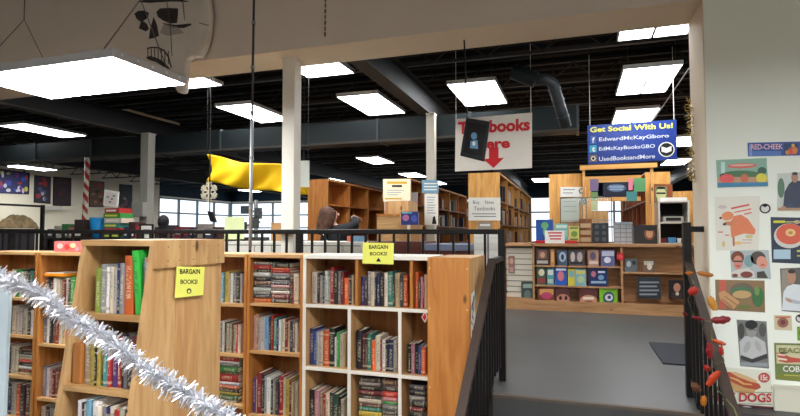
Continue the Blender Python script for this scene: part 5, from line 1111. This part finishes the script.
wposter('black and white photo of a man in a light sweater', [(736.5, 319.6), (766.5, 321.4), (769, 368.6), (740.2, 366)], (120, 120, 118),
    [(oval(741, 331, 3.4, 8), (70, 70, 70), 1, 'dark_foliage'), (oval(762.5, 330, 3.6, 7), (84, 84, 82), 1, 'dark_foliage'), ([(740.5, 356), (739.5, 342), (745, 336), (756, 336.5), (765, 342), (767.2, 358), (752, 361)], (190, 190, 190), 2, 'light_sweater'), (oval(751.5, 330.5, 5.2, 7), (150, 148, 146), 3, 'face'),
     (oval(751.3, 324.6, 6.2, 4.6), (40, 40, 40), 4, 'hair'), (rect(748, 329.4, 756, 330.2), (70, 70, 70), 4, 'glasses'), ([(741, 355), (752, 359), (767, 353.5), (767.4, 358), (752, 363), (741, 359)], (60, 60, 60), 3, 'folded_arms_shadow'), (rect(741, 362, 767.5, 365.6, 1), (150, 156, 160), 2, 'foreground'), (oval(747, 347, 3, 6, a=.4), (168, 168, 168), 3, 'sweater_fold'), (oval(758, 346, 2.6, 6, a=-.4), (172, 172, 172), 3, 'sweater_fold')])
wposter('small tan label with a red round flower-like mark', [(773.8, 315), (791.5, 315.6), (792, 330.6), (774.6, 329.6)], (206, 190, 158), [(oval(782.8, 322.6, 5.6, 5), (150, 96, 84), 1, 'red_mark'), (oval(782.8, 322.4, 2.6, 2.4), (110, 60, 60), 2, 'mark_centre'), (rect(775.5, 316.4, 790, 318), (190, 110, 80), 1, 'top_line')])
wposter('small green card cut by the right edge, above the peach label', [(797, 326.5), (812, 327), (812, 341), (797.5, 340.5)], (118, 156, 60), [(oval(803, 333, 4, 4), (70, 110, 60), 1, 'dark_leaf')])
wposter('green and cream peach label with white and green lettering', [(774, 342.8), (822, 344), (822, 383.5), (775.5, 379.4)], (112, 128, 74),
    [([(776, 345), (821, 346), (821, 365.5), (776.6, 363.5)], (206, 198, 160), 1, 'cream_field'), ([(776.5, 352.5), (784, 354), (790, 357), (800, 358.5), (806, 362), (786, 362.8), (779, 361)], (190, 84, 66), 2, 'red_hand'), ([(778, 357.4), (787, 359), (787, 360.6), (778, 359.6)], (232, 222, 206), 3, 'white_finger'), ([(777.6, 353.6), (785, 354.8), (785, 356), (777.6, 355)], (232, 222, 206), 3, 'white_finger'),
     (oval(783.6, 352.6, 4, 1.2), (90, 90, 70), 3, 'dark_smudge'), (rect(776.4, 374, 821, 379.5, 2.6), (126, 132, 60), 1, 'olive_band'), (rect(784, 374.6, 821, 375.6, 1.6), (190, 180, 80), 2, 'yellow_line')],
    [('PEACH', 779, 347.6, 805, 352.6, mat('olive_ink', (120, 128, 72), .6), .6), ('COBBLER', 783, 365.6, 818, 371.6, PAPER, 1.2)])
REDP = mat('poster_red', (190, 50, 56), .6)
wposter('white hot dog advertisement with red lettering at the bottom of the wall', [(716, 366.5), (770.5, 370.6), (772.5, 406.5), (721, 401.5)], (222, 222, 204),
    [([(724, 376), (733, 382.5), (748, 388), (757, 388.5), (753, 393.5), (742, 393.6), (731, 389.6), (724, 383)], (206, 164, 110), 1, 'bun_bottom'), ([(726, 372.4), (735, 371.6), (748, 376.4), (757, 380.6), (757, 386), (744, 385), (730, 379.6)], (214, 176, 130), 2, 'bun_top'),
     ([(723, 373.5), (729, 371.6), (738, 377), (750, 381.6), (759, 383.6), (761, 387.4), (757, 389.6), (746, 387.8), (733, 382.6), (725, 377.6)], (186, 84, 60), 3, 'sausage'), ([(730, 376.5), (738, 379), (744, 383), (752, 384), (752, 385.2), (743, 384.6), (737, 381), (730, 378)], (222, 176, 110), 4, 'mustard'),
     (oval(764, 377.6, 5.8, 5, 20), (178, 58, 60), 1, 'price_disc'), (oval(764, 377.6, 4.8, 4.1, 20), (196, 96, 90), 2, 'price_ring'), (rect(733, 391.6, 772, 392.2, .6), (90, 120, 96), 1, 'thin_line'), (rect(737, 403.4, 772, 404, .6), (90, 120, 96), 1, 'thin_line')],
    [('HOT DOGS', 711, 392.2, 771.5, 401.2, REDP, 1.2), ('15c', 760.8, 375, 767.4, 380.4, PAPER, 0)])
wposter('picture of a dark red vintage car front below the hot dog advertisement', [(733, 403.8), (781, 407.5), (782.5, 432), (735, 430)], (110, 50, 56),
    [([(735, 405), (780, 408.6), (780, 411), (735, 408)], (70, 34, 40), 1, 'roof_line'), (oval(746, 411, 8, 5), (190, 186, 184), 2, 'chrome_grille'), (oval(749, 414.5, 4.4, 4), (206, 170, 150), 3, 'headlamp'), (oval(770, 414, 7, 2), (150, 110, 112), 2, 'highlight_trim')])
# metal cover / panel low on the wall
r = empty('wall_panel', at(788, 414, WP), 'plain off-white panel box low on the poster wall at the right edge', 'panel')
a = at(773.5, 411.5, WP); b = at(840, 389, WP); MB().box(a.x, b.x, 3.53, 3.5495, a.z, b.z).build('cover', mat('panel_white', (214, 210, 192), .5), r, bevel=.003)
MB().box(a.x-.004, b.x+.004, 3.524, 3.5295, b.z-.012, b.z+.004).build('upper_lip', MATS['panel_white'], r)
a2 = at(773.5, 414, WP); MB().box(a.x-.01, b.x+.01, 3.52, 3.5295, a.z-.03, a.z-.001).build('lower_ledge', mat('wood_ledge', (150, 130, 104), .6), r)
# gold garland strip on the jamb
tm = MB(); random.seed(11)
for k in range(150):
    z = 1.92+.55*k/150; y = 3.84+random.uniform(-.02, .02); x = .742-random.uniform(.001, .03); tm.bar((x, y, z), (x-.015+random.uniform(-.02, .015), y+random.uniform(-.03, .03), z+random.uniform(-.03, .03)), .006, .002)
tag(tm.build('gold_garland', mat('gold_foil', (176, 150, 90), .35, .4)), 'thin gold garland strip running down the beige jamb of the opening', 'garland')

# ================================================================ AUTUMN GARLAND ON THE RIGHT HANDRAIL
RX = ('X', .63)
def RP(x, y, lift=0.0): return at(x, y, ('X', .632-lift))
r = empty('leaf_garland', at(700, 395, ('X', .63)), 'garland of red and orange autumn leaves and ribbons wound along the right handrail', 'garland')
def leaf(cx, cy, rx, ry, a, rgb, nm='leaf', X_=.628):
    rx *= .8; ry *= .72; rgb = tuple(int(v*.76) for v in rgb)
    c = at(cx, cy, ('X', X_)); s = c.y/530*1.05; n = 10; bm_ = MB()
    # curled leaf blade with a mid fold
    pts = []
    A_ = math.radians(a); d = Vector((0, math.cos(A_), -math.sin(A_))); e = Vector((0, math.sin(A_), math.cos(A_)))
    # screen axes on this plane: use sight-line points so length follows the real plane
    dx = (at(cx+rx, cy, ('Y', c.y))-c); dz = (at(cx, cy-ry, ('Y', c.y))-c)
    L1 = rx*c.length/530; L2 = ry*c.length/530; U = Vector((math.cos(A_), .25, -math.sin(A_))); V = Vector((math.sin(A_), 0, math.cos(A_)))
    prev = None
    for i in range(n+1):
        t = -1+2*i/n; wd = L2*math.sqrt(max(0, 1-t*t))*(1+.12*math.sin(9*t))+.0008; cur = c+U*L1*t+Vector((0, -.015*(1-t*t), 0))
        ring = [bm_.bm.verts.new(cur+V*wd), bm_.bm.verts.new(cur+Vector((0, -.006, 0))), bm_.bm.verts.new(cur-V*wd), bm_.bm.verts.new(cur+Vector((0, .004, 0)))]
        if prev:
            for k in range(4): bm_.bm.faces.new((prev[k], prev[(k+1) % 4], ring[(k+1) % 4], ring[k]))
        prev = ring
    bm_.build(nm, mat('leaf_%d_%d_%d' % rgb, rgb, .5), r)
ORG = (224, 120, 40); RDL = (196, 44, 34); DRL = (140, 28, 34)
for q in ((689, 273, 4, 2, 0, ORG), (705, 274, 8, 2.6, 10, (206, 130, 60)), (693, 291, 4.5, 5.5, 60, (214, 60, 44)), (712, 303, 4, 8, -20, (226, 150, 50)), (698, 318, 7, 1.8, 10, DRL), (685, 314, 3, 1.8, 40, DRL), (720.5, 319.5, 9.5, 4, -5, DRL),
          (709.5, 350, 3.6, 9, 0, (166, 30, 34)), (719, 342, 7, 2.2, 20, (224, 90, 40)), (721, 350, 2.4, 5, -10, RDL), (713, 378, 4.2, 11, 35, (220, 70, 30)), (707, 368, 4.5, 3, 40, RDL), (696, 387, 7, 4, 50, (150, 96, 70)), (703.5, 400, 3.4, 6, 0, (236, 140, 36))):
    leaf(*q[:5], q[5], X_=.60)
st = [at(x, y, ('X', .632)) for x, y in ((688, 270), (694, 284), (688, 300), (694, 318), (712, 322), (712, 340), (722, 346), (724, 362), (712, 368), (718, 390), (734, 408), (742, 430))]
MB().tube(st, .003, 6).build('string', mat('green_wire', (90, 96, 60), .6), r)

# ================================================================ SKULL DECORATION ON THE BULKHEAD
SKY = 3.46
r = empty('skull_decoration', at(165, 80, ('Y', 3.5)), 'large painted skull decoration mounted on the bulkhead above the big fixture', 'decoration')
BONE = mat('bone_paint', (214, 206, 198), .7, noise=.1, nscale=5); SOCK = mat('skull_black', (62, 58, 60), .85, noise=.25, nscale=18)
SO = [(140, -26), (135, -10), (134, 4), (134, 18), (137, 28), (143, 34), (149, 39), (146, 46), (145, 57), (148, 66), (158, 74), (170, 80), (176, 92), (183, 93), (185, 76), (185.5, 60), (191, 57), (199, 57), (204, 47), (208, 32), (210, 14), (207, -4), (198, -22), (180, -34), (158, -34)]
MB().prism([at(x, y, ('Y', SKY)) for x, y in SO], (0, .07, 0)).build('skull_shape', BONE, r, bevel=.022, smooth=False)
def patch(pts, nm, m, lvl=0):
    MB().prism([at(x, y, ('Y', SKY-.001-lvl*.002)) for x, y in pts], (0, -.002, 0)).build(nm, m, r)
patch([(134.5, 14), (138, 11), (145, 10.5), (149, 13), (147.5, 18), (143, 21), (147, 24), (149, 29), (146, 31.5), (139, 28.5), (141, 22), (137, 19)], 'eye_socket', SOCK)
patch([(156.5, 12), (160, 8.5), (168, 8), (178, 8.5), (178, 14), (177, 23), (170, 23.5), (163, 20.5), (158, 17)], 'eye_socket', SOCK)
patch([(153.8, 17), (157, 25), (159, 36), (154, 38), (149, 39), (150, 30)], 'nose_cavity', SOCK)
patch([(162, 23), (176, 25), (191, 23.5), (191.5, 25), (184, 28), (174, 28), (165, 25)], 'cheek_line', SOCK)
patch([(164, 24), (178, 27), (184, 33), (168, 36), (160, 33)], 'cheek_shade', mat('skull_grey_smudge', (170, 162, 156), .8))
patch([(137, 2), (150, -2), (172, -3), (190, 2), (172, 1.5), (150, 3)], 'brow_line', SOCK)
MT = mat('tooth_ink', (74, 66, 64), .8)
for k in range(7):
    x = 147.5+3.4*k; y = 48.6+.2*k*k*.35
    patch([(x, y), (x+.8, y), (x+1.0, y+9+1.1*k*.6), (x+.2, y+9+1.1*k*.6)], 'tooth_line', MT)
patch([(147, 48), (151, 46.8), (158, 47), (164, 49.5), (169, 56), (172, 68), (170.8, 68), (168, 57.4), (163.4, 51), (158, 48.6), (151, 48.2), (147.4, 49.4)], 'tooth_line', MT)
patch([(146, 57.5), (150, 56), (156, 57.6), (162, 60.5), (167, 65), (171, 70), (164, 67), (156, 62), (149, 60)], 'mouth', SOCK)
patch([(199, 22.5), (209, 25), (209, 26), (199, 23.4)], 'crack_line', mat('crack_brown', (130, 116, 106), .8)); patch([(181, -6), (184, 6), (185, 20), (184.2, 20), (183, 6), (180, -6)], 'crack_line', MATS['crack_brown'])
for q_ in ([at(165, -8, ('Y', 3.42)), at(170, 20, ('Y', 3.41)), at(172, 56, ('Y', 3.42))],): MB().tube(q_, .003, 5).build('dark_cord', mat('cord_grey', (90, 80, 78), .7), r)

# ================================================================ NEAR LEFT: WHITE BOARD AND TINSEL
PL = ('Y', 1.40)
r = empty('white_sign', at(-20, 416, PL), 'pale blue-white board cut off by the left edge of the view', 'board')
a = at(-60, 285, PL); MB().prism([at(-70, 270, ('Y', 1.46)), at(9.5, 283, ('Y', 1.46)), at(2, 460, ('Y', 1.46)), at(-70, 460, ('Y', 1.46))], (0, .012, 0)).build('board', mat('pale_blue_board', (204, 218, 226), .5), r)
MB().box(-2.35, -2.33, 1.474, 1.494, 0, 1.4).build('support', WHITE_P, r) if 0 else None
q = at(-30, 460, ('Y', 1.46)); MB().box(q.x-.02, q.x+.02, 1.4725, 1.50, 0.0, q.z+.3).build('support', WHITE_P, r); MB().box(q.x-.15, q.x+.15, 1.42, 1.54, 0, .015).build('foot', WHITE_P, r)
path = [(-16, 272), (4, 277), (22, 286), (38, 292), (50, 300), (64, 314), (80, 323), (96, 332), (112, 343), (128, 354), (142, 366), (156, 374), (170, 384), (186, 393), (202, 402), (218, 412), (236, 424), (256, 440)]
wp = [at(x, y, ('Y', 1.40-.0006*max(0, x))) for x, y in path]
random.seed(5); tn = MB()
def blade(c, d, ln, wdt):
    s_ = d.cross(Vector((random.uniform(-1, 1), random.uniform(-1, 1), random.uniform(-1, 1)))).normalized()*wdt/2
    tip = c+d*ln+Vector((0, 0, -.25*ln*random.random())); m_ = c+d*ln*.5+s_.cross(d)*random.uniform(-1, 1)*.3
    v = [tn.bm.verts.new(p) for p in (c-s_, c+s_, m_+s_, tip+s_*.6, tip-s_*.6, m_-s_)]
    tn.bm.faces.new((v[0], v[1], v[2], v[5])); tn.bm.faces.new((v[5], v[2], v[3], v[4]))
for i in range(len(wp)-1):
    a, b = wp[i], wp[i+1]; t = (b-a).normalized(); n = int((b-a).length*2300)
    for k in range(n):
        c = a+(b-a)*random.random(); d = Vector((random.gauss(0, 1), random.gauss(0, 1), random.gauss(0, 1))); d = (d-t*d.dot(t)*.6).normalized()
        blade(c, d, random.uniform(.018, .048), random.uniform(.003, .0065))
r = empty('tinsel_garland', wp[-1], 'thick silver tinsel garland sagging across the foreground at lower left', 'garland')
tn.build('tinsel_strands', mat('silver_tinsel', (226, 226, 232), .3, .7), r)['kind'] = 'stuff'
MB().tube(wp, .004, 6).build('core_string', mat('silver_core', (160, 160, 165), .4, .5), r)

# ================================================================ PERSON leaning at the bookcase
def skin(name, joints, edges, m, parent, sub=2, root=0):
    me = bpy.data.meshes.new(name); org = WL[parent.name]
    me.from_pydata([Vector(j[:3])-org for j in joints], edges, []); o = bpy.data.objects.new(name, me); C.objects.link(o); o.parent = parent; WL[o.name] = org.copy()
    md = o.modifiers.new('skin', 'SKIN')
    for i, j in enumerate(joints):
        sv = me.skin_vertices[0].data[i]; rr_ = j[3] if isinstance(j[3], tuple) else (j[3], j[3]); sv.radius = rr_; sv.use_root = (i == root)
    s_ = o.modifiers.new('sub', 'SUBSURF'); s_.levels = sub; s_.render_levels = sub
    me.materials.append(m); md.use_smooth_shade = True
    return o
PY = 5.35
hd = at(330, 213, ('Y', PY)); el = at(356.5, 223, ('Y', PY-.05)); wr = at(352.5, 216, ('Y', PY+.10))
bx = hd.x
r = empty('person', (bx-.1, PY, ZU), 'person with long brown hair and black top, arm stretched out, behind the railing', 'person')
SKIN = mat('skin', (206, 156, 130), .5); TOP = mat('black_top', (30, 32, 36), .8); JEAN = mat('dark_jeans', (34, 38, 52), .8); HAIR = mat('brown_hair', (84, 54, 40), .6, noise=.5, nscale=24, bump=.8)
hz = hd.z
# pelvis at 0.9 m above floor, torso bent slightly to the right
pv = Vector((bx+.10, PY+.02, ZU+.80)); chest = Vector((bx+.08, PY, hz-.27)); neck = Vector((bx-.0, PY, hz-.13))
J = [(*pv, (.16, .12)), (*((pv+chest)/2), (.15, .11)), (*chest, (.17, .11)), (*neck, .062), (hd.x+.005, PY, hd.z-.02, .085), (hd.x+.01, PY-.005, hd.z+.045, .08),
     (chest.x+.12, PY-.07, chest.z+.07, .065), (el.x, el.y, el.z-.02, .045), (wr.x, wr.y, wr.z-.005, .03),
     (chest.x-.14, PY+.08, chest.z+.07, .062), (chest.x-.19, PY+.02, chest.z-.19, .045), (chest.x-.04, PY-.14, chest.z-.36, .03),
     (pv.x-.02, PY-.10, pv.z-.08, .09), (pv.x+.02, PY-.11, ZU+.45, .06), (pv.x-.03, PY-.11, ZU+.08, .045), (pv.x+.10, PY-.12, ZU+.045, .038),
     (pv.x-.03, PY+.13, pv.z-.08, .09), (pv.x-.02, PY+.15, ZU+.45, .06), (pv.x-.1, PY+.15, ZU+.08, .045), (pv.x+.03, PY+.15, ZU+.045, .038)]
Ed = [(0, 1), (1, 2), (2, 3), (3, 4), (4, 5), (2, 6), (6, 7), (7, 8), (2, 9), (9, 10), (10, 11), (0, 12), (12, 13), (13, 14), (14, 15), (0, 16), (16, 17), (17, 18), (18, 19)]
skin('body', J, Ed, SKIN, r)
g = 1.16
def sc2(j, f=g): return (*j[:3], (j[3][0]*f, j[3][1]*f) if isinstance(j[3], tuple) else j[3]*f)
n7 = Vector(J[8][:3]).lerp(Vector(J[7][:3]), .15); n11 = Vector(J[11][:3]).lerp(Vector(J[10][:3]), .15)
TJ = [sc2(J[0], 1.1), sc2(J[1]), sc2(J[2]), (*Vector(J[3][:3]).lerp(Vector(J[2][:3]), .3), .07), sc2(J[6], 1.25), sc2(J[7], 1.25), (*n7, .042), sc2(J[9], 1.25), sc2(J[10], 1.25), (*n11, .042)]
skin('black_top', TJ, [(0, 1), (1, 2), (2, 3), (2, 4), (4, 5), (5, 6), (2, 7), (7, 8), (8, 9)], TOP, r)
PJ = [(*(pv-Vector((0, 0, .02))), (.165, .125))]+[sc2(J[k], 1.18) for k in (12, 13, 14, 16, 17, 18)]
skin('trousers', PJ, [(0, 1), (1, 2), (2, 3), (0, 4), (4, 5), (5, 6)], JEAN, r)
# hair: cap and long fall
skin('hair', [(hd.x+.0, PY-.01, hd.z+.055, (.085, .09)), (hd.x-.005, PY-.05, hd.z-.01, (.105, .11)), (hd.x-.01, PY-.08, hd.z-.09, (.11, .085)), (hd.x-.03, PY-.11, hd.z-.17, (.10, .055)), (hd.x-.05, PY-.13, hd.z-.26, .05)], [(0, 1), (1, 2), (2, 3), (3, 4)], HAIR, r)
# face turned right, ear
MB().ellipsoid((hd.x+.105, PY-.01, hd.z-.02), (.016, .011, .018), 10).build('nose', SKIN, r, smooth=True)
for s_ in (-1, 1): MB().ellipsoid((hd.x+.086, PY-.01+s_*.033, hd.z+.008), (.010, .013, .009), 10).build('eye', mat('eye_dark', (40, 30, 28), .3), r, smooth=True)
MB().ellipsoid((hd.x+.084, PY-.01, hd.z-.062), (.012, .022, .007), 10).build('mouth', mat('lips', (170, 90, 84), .5), r, smooth=True)
# hands: palm and five fingers
def hand(c, d, up, nm):
    d = d.normalized(); up = up.normalized(); sd = d.cross(up).normalized()
    js = [(*c, .024), (*(c+d*.045), (.034, .015)), (*(c+d*.085), (.036, .013))]; ed = [(0, 1), (1, 2)]
    skin(nm, js, ed, SKIN, r, 1)
    for k, (o_, l_) in enumerate(((-.027, .062), (-.009, .074), (.009, .070), (.027, .056))):
        b0 = c+d*.075+sd*o_; b1 = b0+d*l_*.55-up*.008; b2 = b1+d*l_*.35-up*.028
        skin('finger', [(*b0, .009), (*b1, .0085), (*b2, .007)], [(0, 1), (1, 2)], SKIN, r, 1)
    b0 = c+d*.02+sd*-.03; b1 = b0+d*.03-sd*.025-up*.008; b2 = b1+d*.028-sd*.006-up*.012
    skin('thumb', [(*b0, .011), (*b1, .0095), (*b2, .008)], [(0, 1), (1, 2)], SKIN, r, 1)
hand(Vector(J[8][:3]), Vector((.35, .9, -.15)), Vector((0, 0, 1)), 'palm'); hand(Vector(J[11][:3]), Vector((.8, -.3, -.5)), Vector((0, 0, 1)), 'palm')
for k in (15, 19):
    x_, y_, z_ = J[k][:3]; MB().ellipsoid((x_-.04, y_, ZU+.042), (.13, .045, .04), 14).build('shoe', mat('dark_shoe', (30, 28, 30), .5), r, smooth=True)
MB().bar(at(322, 232, ('Y', PY-.16)), at(330, 246, ('Y', PY-.17)), .012, .004).build('pale_strap', PAPER, r)
